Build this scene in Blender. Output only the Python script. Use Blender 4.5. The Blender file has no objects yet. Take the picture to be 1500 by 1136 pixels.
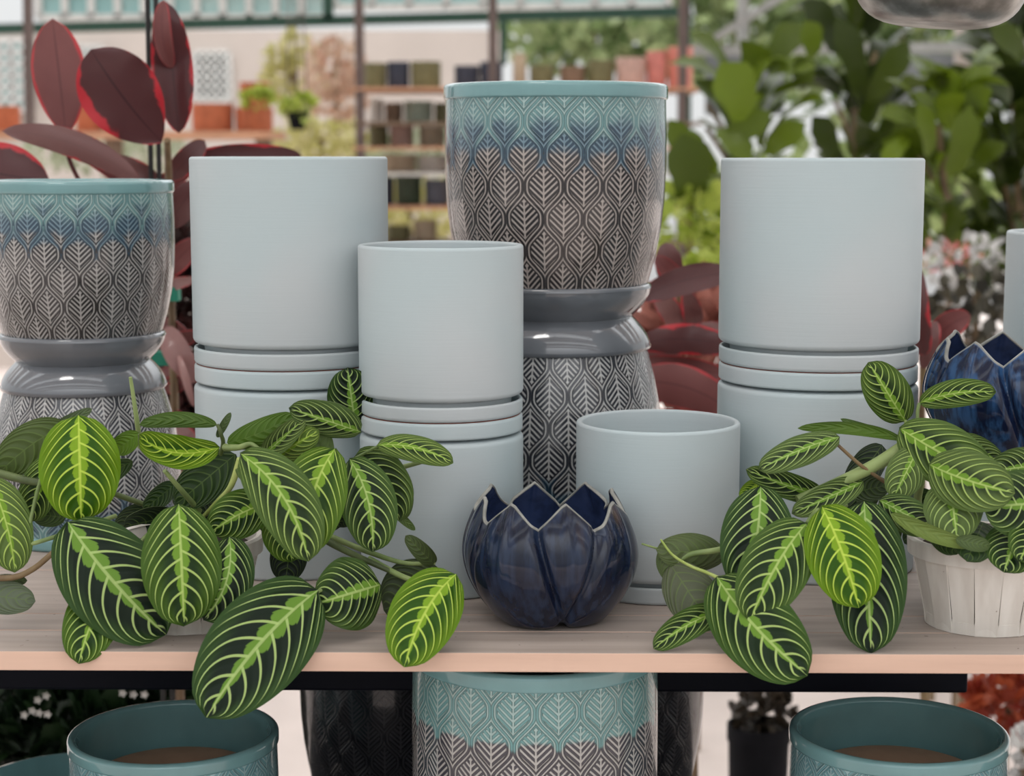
import bpy, math, random
from mathutils import Vector, Matrix, Quaternion
random.seed(7)
sc = bpy.context.scene
C = sc.collection
PI = math.pi
sc.view_settings.view_transform = 'Standard'
sc.view_settings.look = 'None'
sc.view_settings.gamma = 1
sc.view_settings.exposure = 0.0
try: sc.view_settings.use_curve_mapping = False
except Exception: pass

# ------------------------------------------------------------------ camera
F = 2600.0; CX, CY = 750.0, 568.0; HZ = 225.0
EYE = Vector((0, 0, 1.45)); TH = math.atan((CY-HZ)/F)
SHELF = 1.04
cd = bpy.data.cameras.new('camera'); cam = bpy.data.objects.new('camera', cd); C.objects.link(cam)
cd.sensor_width = 36; cd.lens = F/1500*36; cd.clip_start = .05; cd.clip_end = 200
cam.location = EYE; cam.rotation_euler = (PI/2-TH, 0, 0)
cd.dof.use_dof = True; cd.dof.focus_distance = 1.60; cd.dof.aperture_fstop = 62.4/10.0
sc.camera = cam
def ray(x, y):
    a = (x-CX)/F; b = (CY-y)/F
    return Vector((a, math.cos(TH)+b*math.sin(TH), -math.sin(TH)+b*math.cos(TH)))
def P(x, y, D):
    d = ray(x, y); return EYE + d*(D/d.y)
def PZ(x, y, z):
    d = ray(x, y); return EYE + d*((z-EYE.z)/d.z)
def px(n, D): return n*D/F      # pixels -> metres at distance D

# ------------------------------------------------------------------ node helper
class E:
    def __init__(s, nt, sock): s.nt = nt; s.s = sock
    def _m(s, op, *a, clamp=False):
        n = s.nt.nodes.new('ShaderNodeMath'); n.operation = op; n.use_clamp = clamp
        for i, v in enumerate((s,)+a):
            if isinstance(v, E): s.nt.links.new(v.s, n.inputs[i])
            else: n.inputs[i].default_value = v
        return E(s.nt, n.outputs[0])
    def __add__(s, o): return s._m('ADD', o)
    __radd__ = __add__
    def __sub__(s, o): return s._m('SUBTRACT', o)
    def __rsub__(s, o): return (s*-1.0)+o
    def __mul__(s, o): return s._m('MULTIPLY', o)
    __rmul__ = __mul__
    def __truediv__(s, o): return s._m('DIVIDE', o)
    def fr(s): return s._m('FRACT')
    def ab(s): return s._m('ABSOLUTE')
    def cos(s): return s._m('COSINE')
    def sin(s): return s._m('SINE')
    def pw(s, p): return s._m('POWER', p)
    def mn(s, o): return s._m('MINIMUM', o)
    def mx(s, o): return s._m('MAXIMUM', o)
    def lt(s, o): return s._m('LESS_THAN', o)
    def gt(s, o): return s._m('GREATER_THAN', o)
    def cl(s): return s._m('ADD', 0.0, clamp=True)
    def ss(s, a, b):                         # smoothstep a->b
        n = s.nt.nodes.new('ShaderNodeMapRange'); n.interpolation_type = 'SMOOTHSTEP'
        s.nt.links.new(s.s, n.inputs[0]); 
        if a <= b:
            n.inputs[1].default_value = a; n.inputs[2].default_value = b; n.inputs[3].default_value = 0; n.inputs[4].default_value = 1
        else:
            n.inputs[1].default_value = b; n.inputs[2].default_value = a; n.inputs[3].default_value = 1; n.inputs[4].default_value = 0
        return E(s.nt, n.outputs[0])
class MatB:
    def __init__(s, name, rough=.5, metal=0., coat=0., spec=.5):
        s.m = bpy.data.materials.new(name); s.m.use_nodes = True; s.nt = s.m.node_tree
        s.b = s.nt.nodes['Principled BSDF']; s.out = s.nt.nodes['Material Output']
        s.b.inputs['Roughness'].default_value = rough; s.b.inputs['Metallic'].default_value = metal
        s.b.inputs['Coat Weight'].default_value = coat; s.b.inputs['Coat Roughness'].default_value = .04
        s.b.inputs['Specular IOR Level'].default_value = spec
    def node(s, t): return s.nt.nodes.new(t)
    def link(s, a, b): s.nt.links.new(a.s if isinstance(a, E) else a, b)
    def uv(s):
        n = s.node('ShaderNodeUVMap'); sp = s.node('ShaderNodeSeparateXYZ'); s.link(n.outputs[0], sp.inputs[0])
        return E(s.nt, sp.outputs[0]), E(s.nt, sp.outputs[1])
    def obj(s):
        n = s.node('ShaderNodeTexCoord'); return n.outputs['Object']
    def noise(s, scale, detail=3, vec=None, stretch=None, rough=.5):
        n = s.node('ShaderNodeTexNoise'); n.inputs['Scale'].default_value = scale; n.inputs['Detail'].default_value = detail
        n.inputs['Roughness'].default_value = rough
        v = vec if vec is not None else s.obj()
        if stretch:
            mp = s.node('ShaderNodeMapping'); mp.inputs['Scale'].default_value = stretch; s.link(v, mp.inputs[0]); v = mp.outputs[0]
        s.link(v, n.inputs['Vector']); return E(s.nt, n.outputs[0])
    def mix(s, f, a, b):
        n = s.node('ShaderNodeMix'); n.data_type = 'RGBA'
        for k, v in ((0, f), (6, a), (7, b)):
            if isinstance(v, E): s.link(v, n.inputs[k])
            elif isinstance(v, tuple): n.inputs[k].default_value = (*v, 1)
            elif isinstance(v, (int, float)): n.inputs[k].default_value = v
            else: s.link(v, n.inputs[k])
        return n.outputs[2]
    def col(s, c):
        if isinstance(c, tuple): s.b.inputs['Base Color'].default_value = (*c, 1)
        else: s.link(c, s.b.inputs['Base Color'])
    def bump(s, h, dist=.001, strength=1.):
        n = s.node('ShaderNodeBump'); n.inputs['Distance'].default_value = dist; n.inputs['Strength'].default_value = strength
        s.link(h, n.inputs['Height']); s.link(n.outputs[0], s.b.inputs['Normal']); return n
    def translucent(s, col, f):
        t = s.node('ShaderNodeBsdfTranslucent'); mx = s.node('ShaderNodeMixShader'); mx.inputs[0].default_value = f
        if isinstance(col, tuple): t.inputs[0].default_value = (*col, 1)
        else: s.link(col, t.inputs[0])
        s.link(s.b.outputs[0], mx.inputs[1]); s.link(t.outputs[0], mx.inputs[2]); s.link(mx.outputs[0], s.out.inputs[0])
def flat(name, c, rough=.6, metal=0., coat=0., var=.12, scale=30, spec=.5, bump=0):
    M = MatB(name, rough, metal, coat, spec)
    n = M.noise(scale, 4)
    M.col(M.mix(n.ss(.3, .7), tuple(v*(1-var) for v in c), tuple(min(1, v*(1+var)) for v in c)))
    if bump: M.bump(n, bump)
    return M.m

# ------------------------------------------------------------------ mesh helper
class MB:
    def __init__(s): s.v = []; s.f = []; s.uv = []; s.mi = []
    def add(s, vs, fs, uvs=None, mi=0):
        o = len(s.v); s.v += [tuple(v) for v in vs]
        for i, f in enumerate(fs):
            s.f.append([o+k for k in f]); s.mi.append(mi if isinstance(mi, int) else mi[i])
            s.uv.append([uvs[i][k] if uvs else (0, 0) for k in range(len(f))])
    def box(s, x0, x1, y0, y1, z0, z1, mi=0, M=None):
        vs = [Vector((x, y, z)) for x in (x0, x1) for y in (y0, y1) for z in (z0, z1)]
        if M: vs = [M @ v for v in vs]
        s.add(vs, [(0,1,3,2), (4,6,7,5), (0,4,5,1), (2,3,7,6), (0,2,6,4), (1,5,7,3)], mi=mi)
    def lathe(s, prof, seg=96, c=(0,0,0), mi=0, uscale=1., vs=1., rfun=None):
        n = len(prof); V = []; Fc = []; U = []; MI = []
        for j in range(seg):
            a = 2*PI*j/seg
            for i, q in enumerate(prof):
                r, z = q[0], q[1]
                V.append((c[0]+r*math.sin(a), c[1]-r*math.cos(a), c[2]+z))
        for j in range(seg):
            k = (j+1) % seg
            for i in range(n-1):
                Fc.append((j*n+i, k*n+i, k*n+i+1, j*n+i+1))
                u0 = uscale*j/seg; u1 = uscale*(j+1)/seg; z0 = prof[i][1]*vs; z1 = prof[i+1][1]*vs
                U.append([(u0, z0), (u1, z0), (u1, z1), (u0, z1)])
                MI.append(prof[i][2] if len(prof[i]) > 2 else mi)
        s.add(V, Fc, U, MI)
    def tube(s, pts, rad, seg=10, mi=0, caps=True):
        pts = [Vector(p) for p in pts]; n = len(pts)
        rad = rad if isinstance(rad, (list, tuple)) else [rad]*n
        T = [(pts[min(i+1, n-1)]-pts[max(i-1, 0)]).normalized() for i in range(n)]
        up = Vector((0, 0, 1)) if abs(T[0].z) < .9 else Vector((1, 0, 0))
        A = T[0].cross(up).normalized(); V = []
        for i in range(n):
            A = (A-T[i]*A.dot(T[i])).normalized(); B = T[i].cross(A)
            for j in range(seg):
                a = 2*PI*j/seg; V.append(pts[i]+(A*math.cos(a)+B*math.sin(a))*rad[i])
        Fc = []; U = []
        for i in range(n-1):
            for j in range(seg):
                k = (j+1) % seg; Fc.append((i*seg+j, i*seg+k, (i+1)*seg+k, (i+1)*seg+j))
                U.append([(j/seg, i/n), ((j+1)/seg, i/n), ((j+1)/seg, (i+1)/n), (j/seg, (i+1)/n)])
        if caps:
            Fc.append(tuple(range(seg))[::-1]); U.append([(0, 0)]*seg)
            Fc.append(tuple((n-1)*seg+j for j in range(seg))); U.append([(0, 1)]*seg)
        s.add(V, Fc, U, mi)
    def build(s, name, mats, parent=None, smooth=True, loc=None, rot=None):
        me = bpy.data.meshes.new(name); me.from_pydata(s.v, [], s.f)
        ul = me.uv_layers.new(name='UVMap')
        flatuv = [c for f in s.uv for p in f for c in p]; ul.data.foreach_set('uv', flatuv)
        for m in (mats if isinstance(mats, (list, tuple)) else [mats]): me.materials.append(m)
        me.polygons.foreach_set('material_index', s.mi)
        me.polygons.foreach_set('use_smooth', [smooth]*len(s.f)); me.update()
        if smooth: me.set_sharp_from_angle(angle=math.radians(40))
        o = bpy.data.objects.new(name, me); C.objects.link(o)
        if parent: o.parent = parent
        if loc is not None: o.location = loc
        if rot is not None: o.rotation_euler = rot
        return o
def tag(o, label=None, cat=None, group=None, kind=None):
    if label: o['label'] = label
    if cat: o['category'] = cat
    if group: o['group'] = group
    if kind: o['kind'] = kind
    return o
def empty(name, loc, label, cat, group=None, rot=(0,0,0)):
    o = bpy.data.objects.new(name, None); C.objects.link(o); o.empty_display_size = .02
    o.location = loc; o.rotation_euler = rot; return tag(o, label, cat, group)
def copy_tree(o, parent=None):
    c = o.copy(); C.objects.link(c)
    if parent: c.parent = parent
    for ch in o.children: copy_tree(ch, c)
    return c
def arc(cx, cz, r, a0, a1, n=6):
    return [(cx+r*math.cos(math.radians(a0+(a1-a0)*i/n)), cz+r*math.sin(math.radians(a0+(a1-a0)*i/n))) for i in range(n+1)]

# ------------------------------------------------------------------ materials
def glaze_pattern(name, mode, L0=2.55, L1=2.96):
    """embossed ogee leaf pattern; uv = (column, z / period)"""
    M = MatB(name, .22, coat=.6)
    x, y = M.uv()
    xa = ((x+.5).fr()-.5).ab()
    ph = y*(2*PI)
    w_ = ph+((ph*2).sin()*.14)
    hA = .25-w_.cos()*.25+(w_*3.).cos()*.030
    inA = xa.lt(hA); nA = 1-inA
    xl = inA*xa+nA*(.5-xa)
    h = inA*hA+nA*(.5-hA)
    yl = inA*y.fr()+nA*(y+.5).fr()
    e = (h-xl)*(1-((ph.sin()).pw(2.))*.25)
    line = e.ss(.022, .040)*e.ss(.088, .066)
    inner = e.ss(.10, .125)
    mid = xl.ss(.034, .016)*yl.ss(.12, .16)
    vv = ((yl*10.5-xl*6.3)*(2*PI)).cos().ss(-.10, .45)
    H = line.mx(inner*mid.mx(vv))
    nz = M.noise(60, 3)
    if mode in ('top', 'low'):
        dark = ((.024, .022, .024) if L0 < 2.4 else (.026, .021, .022)) if mode == 'top' else (.022, .024, .034)
        pale = ((.42, .40, .385) if L0 < 2.4 else (.42, .365, .335)) if mode == 'top' else (.54, .53, .52)
        body = M.mix(H*(.75+nz*.5), dark, pale)
        teal = M.mix(H, (.13, .27, .275), (.33, .47, .46))
        blue = M.mix(H, (.018, .05, .085), (.15, .24, .30))
        # z position in periods above base (v): zones near the rim
        d = y+(e.ss(.16, .0))*.26-(nz-.5)*.5+((yl-.5)*.25)
        c1 = M.mix(d.ss(L0-.10, L0+.14), body, blue)
        c2 = M.mix(d.ss(L1-.16, L1+.22), c1, teal)
        M.col(c2)
    elif mode == 'planter':
        body = M.mix(H*(.75+nz*.5), (.045, .043, .055), (.44, .42, .40))
        teal = M.mix(H, (.13, .29, .29), (.33, .46, .44))
        M.col(M.mix((y+nz*.12+e.ss(.16, .0)*.12).ss(4.10, 4.17), body, teal))
    elif mode == 'teal':
        M.col(M.mix(H, (.16, .34, .37), (.31, .48, .50)))
    elif mode == 'shade':  # same patterned glaze, with the shade under the bench put into its colours
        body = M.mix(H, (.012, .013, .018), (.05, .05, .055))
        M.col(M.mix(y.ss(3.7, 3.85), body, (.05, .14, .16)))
    M.bump(H, .0028, 1.)
    return M.m
m_pat_top = glaze_pattern('leaf_relief_glaze', 'top')
m_pat_top2 = glaze_pattern('leaf_relief_left_glaze', 'top', 2.28, 2.72)
m_pat_low = glaze_pattern('leaf_relief_grey_glaze', 'low')
m_pat_planter = glaze_pattern('leaf_relief_planter_glaze', 'planter')
m_pat_teal = glaze_pattern('leaf_relief_teal_glaze', 'teal')
m_pat_shade = glaze_pattern('leaf_relief_shaded_glaze', 'shade')
m_teal = flat('teal_glaze', (.16, .315, .325), .15, coat=.7, var=.08, scale=18)
m_grey = flat('grey_glaze', (.135, .145, .162), .10, coat=.7, var=.10, scale=14)
m_clay = flat('raw_clay', (.46, .30, .20), .9, var=.08)
m_redclay = flat('red_clay', (.33, .09, .05), .9)
def m_matte():
    M = MatB('pale_blue_matte_glaze', .48, spec=.35)
    n = M.noise(5, 2); g = M.noise(90, 3, stretch=(.15, .15, 6))
    c = M.mix(n.ss(.35, .65), (.455, .54, .56), (.505, .545, .56))
    M.col(c); M.bump(g, .0004, .25)
    return M.m
m_pale = m_matte()
def m_navyglaze(name, brown):
    M = MatB(name, .14, coat=.25, spec=.28)
    st = M.noise(110, 4, stretch=(1.2, 1.2, .09)); bl = M.noise(9, 3); 
    c = M.mix(st.ss(.40, .68), (.006, .011, .035), (.03, .085, .20))
    if brown: 
        c = M.mix(st.ss(.35, .7), (.005, .008, .022), (.016, .028, .062))
        br = M.noise(26, 4, stretch=(1, 1, .18)); 
        c = M.mix((br.ss(.58, .74))*.6, c, (.10, .055, .022))
    u, v = M.uv()      # v: 0..1 height, u: petal edge closeness 0..1
    c = M.mix(u.ss(.72, .98)*.6, c, (.07, .07, .06) if brown else (.16, .22, .34))
    M.col(c); M.bump(bl, .002, .25)
    return M.m
m_navy = m_navyglaze('navy_brown_glaze', True); m_navy2 = m_navyglaze('navy_streaked_glaze', False)
m_navy_in = flat('navy_inner_glaze', (.025, .04, .10), .25, coat=.5, var=.35, scale=60)
m_navyrim = flat('worn_glaze_edge', (.25, .25, .225), .3, coat=.3, var=.25, scale=60)

def leaf_uv(M):
    u, w = M.uv(); v = w*2.0-1.0; return u, v, v.ab()
def m_prayer():
    M = MatB('prayer_leaf_upper', .42, spec=.25)
    u, v, av = leaf_uv(M)
    side = v.gt(0.0)*.5
    nz = M.noise(14, 2)
    c = (u-av*.17-(av.pw(3.))*.33)*7.6+side+(nz-.5)*.3
    f = c.fr(); d = f.mn(1-f)
    vein = d.ss(.100, .055)*av.ss(.96, .72)*u.ss(.985, .93)*u.ss(.0, .04)
    tap = (1.16-u*1.02).mn(.95)*u.ss(-.08, .14)
    f2 = ((u-av*.17)*7.6+side+.0+(nz-.5)*.3).fr(); tooth = ((f2*.86+.14).pw(1.3)*PI).sin().mx(.0).pw(.55)+((f2*2).fr().pw(.8)-.5)*.18
    bw = (.05+tooth*.25)*tap*(u.ss(1.0, .9))
    band = (av-bw).ss(.018, -.018)
    rib = av.ss(.05, .02)
    oc = M.node('ShaderNodeObjectInfo'); sp = M.node('ShaderNodeSeparateColor'); M.link(oc.outputs['Color'], sp.inputs[0])
    lime = E(M.nt, sp.outputs[0]); pale = E(M.nt, sp.outputs[1]); blot = E(M.nt, sp.outputs[2])
    darkc = M.mix(lime, (.007, .019, .008), (.035, .115, .003))
    darkc = M.mix(pale, darkc, (.035, .055, .022))
    midc = M.mix(lime, (.035, .085, .016), (.15, .29, .006))
    midc = M.mix(pale, midc, (.14, .21, .06))
    edge = (av+(nz-.5)*.3+(u-.5).ab().pw(2.)*1.0+blot*.8+(f-.5).ab()*-.12).ss(.42, .92)
    base = M.mix(edge, darkc, midc)
    bandc = M.mix(lime, (.17, .34, .04), (.27, .47, .02))
    veinc = M.mix(lime, (.52, .70, .24), (.66, .86, .12))
    k = M.mix(band, base, bandc)
    k = M.mix(vein*.92, k, veinc)
    k = M.mix(rib*.8, k, veinc)
    M.col(k)
    quilt = (f*(2*PI)).cos()*-1.0
    M.bump(quilt*av.ss(.0,.3)*av.ss(1.0,.8)-rib, .0009, .6)
    M.translucent(k, .28)
    return M.m
def m_under():
    M = MatB('prayer_leaf_underside', .6, spec=.3)
    u, v, av = leaf_uv(M)
    c = (u-av*.17-(av.pw(3.))*.33)*7.6+v.gt(0.0)*.5
    f = c.fr(); d = f.mn(1-f); vein = d.ss(.14, .05).mx(av.ss(.05, .02))
    k = M.mix(vein*.35, (.105, .135, .05), (.30, .36, .16))
    M.col(k); M.translucent((.10, .2, .02), .25); M.bump(vein, .0006, .5)
    return M.m
def m_plain():
    M = MatB('prayer_leaf_plain', .42, spec=.35)
    u, v, av = leaf_uv(M)
    c = (u-av*.16-(av.pw(4.))*.42)*7.0
    f = c.fr(); d = f.mn(1-f); vein = d.ss(.12, .03).mx(av.ss(.04, .015))
    oc = M.node('ShaderNodeObjectInfo'); 
    k = M.mix(vein*.45, oc.outputs['Color'], (.17, .27, .06))
    M.col(k); M.translucent(k, .25); M.bump((f*(2*PI)).cos(), -.0006, .5)
    return M.m
m_pr, m_un, m_pl = m_prayer(), m_under(), m_plain()
def m_ruby():
    M = MatB('ruby_leaf_upper', .32, coat=.15)
    u, v, av = leaf_uv(M)
    nz = M.noise(22, 5); oc = M.node('ShaderNodeObjectInfo'); sp = M.node('ShaderNodeSeparateColor'); M.link(oc.outputs['Color'], sp.inputs[0])
    red = E(M.nt, sp.outputs[0]); pale = E(M.nt, sp.outputs[1])
    ed = (av+(nz-.5)*1.5+red*.35-.35).ss(.80, .92)
    vn = (((u-av*.45)*26.).fr()-.5).ab().ss(.06, .0)*.25
    k = M.mix(ed, (.10, .026, .028), (.62, .030, .045))
    k = M.mix(vn, k, (.2, .05, .05)); k = M.mix(av.ss(.035, .015)*.7, k, (.03, .005, .008))
    k = M.mix(pale*(1-ed*.6), k, (.42, .22, .2))
    M.col(k); M.translucent(k, .15); M.bump(vn, .001, .4)
    return M.m
m_rub = m_ruby()
def m_rubyunder():
    M = MatB('ruby_leaf_underside', .45); u, v, av = leaf_uv(M); n = M.noise(16, 4)
    k = M.mix(n, (.17, .05, .048), (.27, .085, .08)); vn = (((u-av*.45)*24.).fr()-.5).ab().ss(.1, .0)*.25
    k = M.mix(vn, k, (.36, .13, .12)); k = M.mix(av.ss(.045, .02)*.6, k, (.09, .02, .025)); k = M.mix((av+(n-.5)*.5).ss(.86, .96), k, (.62, .05, .06))
    M.col(k); M.translucent(k, .2); return M.m
m_rubun = m_rubyunder()
def m_stemf(name, a, b):
    M = MatB(name, .5); n = M.noise(30, 3, stretch=(1, 1, .3)); M.col(M.mix(n.ss(.35, .65), a, b)); return M.m
m_stem = m_stemf('green_stem', (.14, .21, .06), (.28, .36, .13))
m_stemdk = m_stemf('dark_green_stem', (.05, .075, .02), (.11, .15, .045))
m_stemlime = m_stemf('lime_stem', (.27, .36, .07), (.42, .5, .15))
m_stembr = m_stemf('brown_stem', (.12, .07, .035), (.22, .15, .07))
m_soil = flat('potting_soil', (.035, .022, .015), .95, var=.5, scale=200, bump=.003)
def m_chip():
    M = MatB('white_wood_veneer', .75); n = M.noise(9, 3, stretch=(8, 8, .6)); s_ = M.noise(160, 2)
    k = M.mix(n.ss(.3, .7), (.68, .63, .57), (.80, .76, .70)); M.col(M.mix(s_.ss(.72, .78)*.7, k, (.22, .12, .08))); M.bump(n, .0005, .5); return M.m
m_chipw = m_chip()
m_black = flat('black_plastic', (.006, .006, .008), .8, spec=.15)
m_blackmetal = flat('black_painted_steel', (.005, .006, .012), .6, spec=.15)
def m_board():
    M = MatB('weathered_board', .62)
    g = M.noise(40, 5, stretch=(.12, 1.6, 3)); st = M.noise(7, 4, stretch=(1, 3, 1)); cr = M.noise(140, 2)
    k = M.mix(g.ss(.3, .7), (.37, .305, .265), (.46, .39, .345)); k = M.mix(st.ss(.52, .75)*.35, k, (.27, .235, .21))
    k = M.mix(cr.ss(.73, .78)*.8, k, (.09, .06, .04))
    gm = M.node('ShaderNodeNewGeometry'); sp = M.node('ShaderNodeSeparateXYZ'); M.link(gm.outputs['Normal'], sp.inputs[0])
    fr = (E(M.nt, sp.outputs[1])*-1.0).ss(.6, .8)
    fs = M.noise(60, 4, stretch=(.1, 1, 1))
    k = M.mix(fr, k, M.mix(fs.ss(.3, .8), (.72, .49, .375), (.63, .42, .32))); M.col(k); M.bump(g, .0006, .6); return M.m
m_wood = m_board()
m_floor = flat('pale_concrete', (.62, .54, .50), .9, var=.08, scale=3)

# ------------------------------------------------------------------ things: pots
def ceramic_profile(R, H):
    """patterned planter: narrow foot that drops into the saucer, then the barrel"""
    f = .0245*R/.113
    ctl = [(0, .66), (f*.6, .76), (f, .835), (f+(H-f)*.07, .870), (f+(H-f)*.16, .910), (f+(H-f)*.28, .950), (f+(H-f)*.42, .978), (f+(H-f)*.58, .990), (f+(H-f)*.75, .990), (H-.0145*R/.113, .982)]
    pr = []
    for i in range(len(ctl)-1):
        for k in range(6):
            t = k/6; a, b = ctl[i], ctl[i+1]; pr.append((R*(a[1]+(b[1]-a[1])*t), a[0]+(b[0]-a[0])*t))
    pr.append((R*.982, H-.0145*R/.113)); return pr
def patterned_pot(name, R, H, mat, label, group, loc, rotz=0, inverted=False, cat='plant pot', rim=None, inner=None, body_base=True, baseup=None):
    t = empty(name, loc, label, cat, group)
    t.rotation_euler = (PI if inverted else 0, 0, rotz)
    per = .55*R
    pr = ceramic_profile(R, H); b = MB()
    b.lathe([(0.001, .003), (R*.62, .003), (R*.64, .0)]+pr, 192, uscale=18, vs=1/per)
    b.build('body', mat, t)
    r = MB(); t0 = .011
    th = R*.085; bh = .0145*R/.113
    rr = [(R*.97, H-bh-.003), (R*.980, H-bh-.0005)]+arc(R-.0025, H-bh+.0015, .0025, -70, 0, 5)+arc(R-.0045, H-.0045, .0045, 0, 100, 8)
    rr += arc(R-th+.003, H-.004, .003, 110, 180, 4)+[(R-th, H-bh), (R-th*.8, H-bh-.006), (R-th*1.0, H*.7), (R-th*1.5, H*.4), (R*.78, H*.12), (R*.6, .008), (0.001, .008)]
    r.lathe(rr, 128); r.build('rim', rim or m_teal, t)
    if baseup:
        q = MB(); q.lathe([(R*.80, H-baseup-.004), (R*.80, H-baseup-.001), (R*.78, H-baseup), (.001, H-baseup)], 96); q.build('inner_base', m_clay, t)
        tag(t.children[-1], 'brown unglazed base seen inside the pot')
    return t
def grey_saucer(R, loc, label, group, inverted=False, notch=True):
    """R = pot radius; saucer outer = .87R"""
    H = .0325*R/.113; ro = R*.865; rb = R*.70
    pr = [(.001, .002), (rb-.004, .002), (rb, 0)]
    pr += [(rb+(ro-rb)*(1-(1-i/8)**1.7), H*.9*(i/8)) for i in range(1, 9)]
    pr += arc(ro-.003, H*.92, .004, -10, 180, 6)
    pr += [(ro-.0065, H*.85), (rb-.002, .008), (.001, .008)]
    b = MB(); b.lathe(pr, 128)
    o = b.build('saucer', m_grey, None); o.location = loc
    if inverted: o.rotation_euler = (PI, 0, 0)
    tag(o, label, 'saucer', group); return o
def pale_pot(R, H, loc, label, group, inverted=False, tilt=(0, 0)):
    t = .0062; pr = [(.001, .002), (R-.013, .002), (R-.012, 0), (R-.011, .012)]
    pr += arc(R-.0055, .0190, .0055, -80, 0, 6)
    pr += [(R, H*.5), (R, H-.003)]+arc(R-.0028, H-.003, .0028, 0, 180, 8)
    pr += [(R-t, H-.012), (R-t, .026), (R-t-.01, .016), (.001, .016)]
    b = MB(); b.lathe(pr, 160)
    o = b.build('cylinder_pot', m_pale, None, loc=loc); o.rotation_euler = (PI+tilt[0] if inverted else tilt[0], tilt[1], 0)
    tag(o, label, 'plant pot', group); return o
def pale_saucer(R, H, loc, label, group, inverted=False):
    pr = [(.001, .0015, 1), (R-.012, .0015, 1), (R-.010, .0, 1), (R-.004, .0, 1)]+[(q[0], q[1], 1 if k_ < 1 else 0) for k_, q in enumerate(arc(R-.0035, .0035, .0035, -80, 0, 5))]
    pr += [(R, H-.003)]+arc(R-.002, H-.0025, .002, 0, 180, 6)+[(R-.005, .0035), (.001, .0035)]
    b = MB(); b.lathe(pr, 160)
    o = b.build('saucer', [m_pale, m_redclay], None, loc=loc)
    if inverted: o.rotation_euler = (PI, 0, 0)
    tag(o, label, 'saucer', group); return o
def onshelf(x, yfront, R):
    """centre point on the shelf of a round thing whose front bottom shows at pixel (x,yfront)"""
    q = PZ(x, yfront, SHELF); D = q.y+R
    return Vector((PZ(x, yfront, SHELF).x*D/q.y, D, SHELF))

GP, GS = 'pale blue cylinder pots on the shelf', 'pale blue saucers on the shelf'
def pale_stack(cx, ybot, xref, hw, ytop, ys, names, sfx):
    """stack: inverted pot, inverted saucer, saucer, pot; ys = front-centre px rows of (top pot bottom, saucer join, low saucer bottom)"""
    D = 1.7
    for _ in range(4):
        R = px(hw, D)*1.0; D = PZ(cx, ybot, SHELF).y+R
    X = P(cx, ytop, D).x; zf = lambda y: P(cx, y, D-R).z
    ztop = P(cx, ytop, D).z; z1, z2, z3 = [zf(y) for y in ys]
    X = (X)
    pale_pot(R, z3+.012-SHELF, (X, D, z3+.012), names[3], GP, inverted=True)
    s2h = z2-z3
    pale_saucer(R*.992, s2h-.0005, (X, D, z2), names[2], GS, inverted=True)
    pale_saucer(R*.992, z1-z2-.0022, (X, D, z2+.0003), names[1], GS)
    zz = z1-.012
    pale_pot(R, ztop-zz, (X, D, zz), names[0], GP)
    return Vector((X, D, SHELF)), R
pale_stack(423, 852, 0, 143.0, 229, (516, 545, 574), [
 'tall pale blue cylinder pot atop the stack beside the left leaf-patterned stack',
 'upper pale blue saucer under the left tall cylinder pot',
 'lower pale blue saucer, upside down under the left tall pot',
 'upside-down pale blue pot at the bottom of the left tall stack, behind trailing leaves'], 0)
pale_stack(645.5, 880, 0, 121.0, 357, (594, 621, 648), [
 'medium pale blue cylinder pot atop the shorter stack left of centre',
 'upper pale blue saucer under the medium cylinder pot left of centre',
 'lower pale blue saucer, upside down below the medium cylinder pot',
 'upside-down pale blue pot under the medium stack, behind the dark lotus bowl'], 0)
pale_stack(1204.5, 858, 0, 146.0, 231, (518, 547, 575), [
 'tall pale blue cylinder pot atop the right-hand stack',
 'upper pale blue saucer under the right-hand tall pot',
 'lower pale blue saucer, upside down under the right-hand tall pot',
 'upside-down pale blue pot at the bottom of the right-hand stack, behind the plant'], 0)
pale_stack(1592, 812, 0, 113.0, 338, (560, 584, 608), [
 'pale blue cylinder pot cut off by the right edge of the picture',
 'pale blue saucer under the pot at the right edge',
 'upside-down pale blue saucer in the stack at the right edge',
 'upside-down pale blue pot under the stack at the right edge'], 0)
# small single pot
R = px(119.5, 1.68); D = PZ(964, 888, SHELF).y+R
zs = P(964, 862, D-R).z
pale_saucer(R*.985, zs-SHELF, (P(964, 800, D).x, D, SHELF), 'pale blue saucer under the short open pot right of centre', GS)
pale_pot(R, P(964, 615, D).z-SHELF-.006, (P(964, 615, D).x, D, SHELF+.006), 'short open pale blue cylinder pot standing right of centre behind the lotus bowl', GP)

# leaf-patterned stacks
GC, GCS = 'leaf-patterned glazed pots', 'glossy grey saucers'
def ceramic_stack(cx, hw, D, ytop, ys, names):
    R = px(hw, D)
    X = P(cx, ytop, D).x; ztop = P(cx, ytop, D).z
    z1, z2, z3 = [P(cx, y, D-R*.8).z for y in ys]
    s = R/.113*.0325
    z2 = P(cx, ys[1], D-R*.7).z
    H = ztop-z2-.0085
    patterned_pot('patterned_pot', R, z2-.0085-SHELF, m_pat_low, names[3], GC, (X, D, z2-.0085), rotz=0.1, inverted=True)
    grey_saucer(R, (X, D, z2), names[2], GCS, inverted=True)
    grey_saucer(R, (X, D, z2+.0003), names[1], GCS)
    patterned_pot('patterned_pot', R, H, m_pat_top if cx > 400 else m_pat_top2, names[0], GC, (X, D, z2+.0085), rotz=.05)
    return z2
ceramic_stack(814, 162, 1.88, 124, (424, 472, 527), [
 'large leaf-patterned pot with teal rim and brown-grey body on top of the centre stack',
 'glossy grey saucer under the large centre patterned pot',
 'upside-down glossy grey saucer in the centre patterned stack',
 'upside-down grey and white leaf-patterned pot at the foot of the centre stack'])
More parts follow.
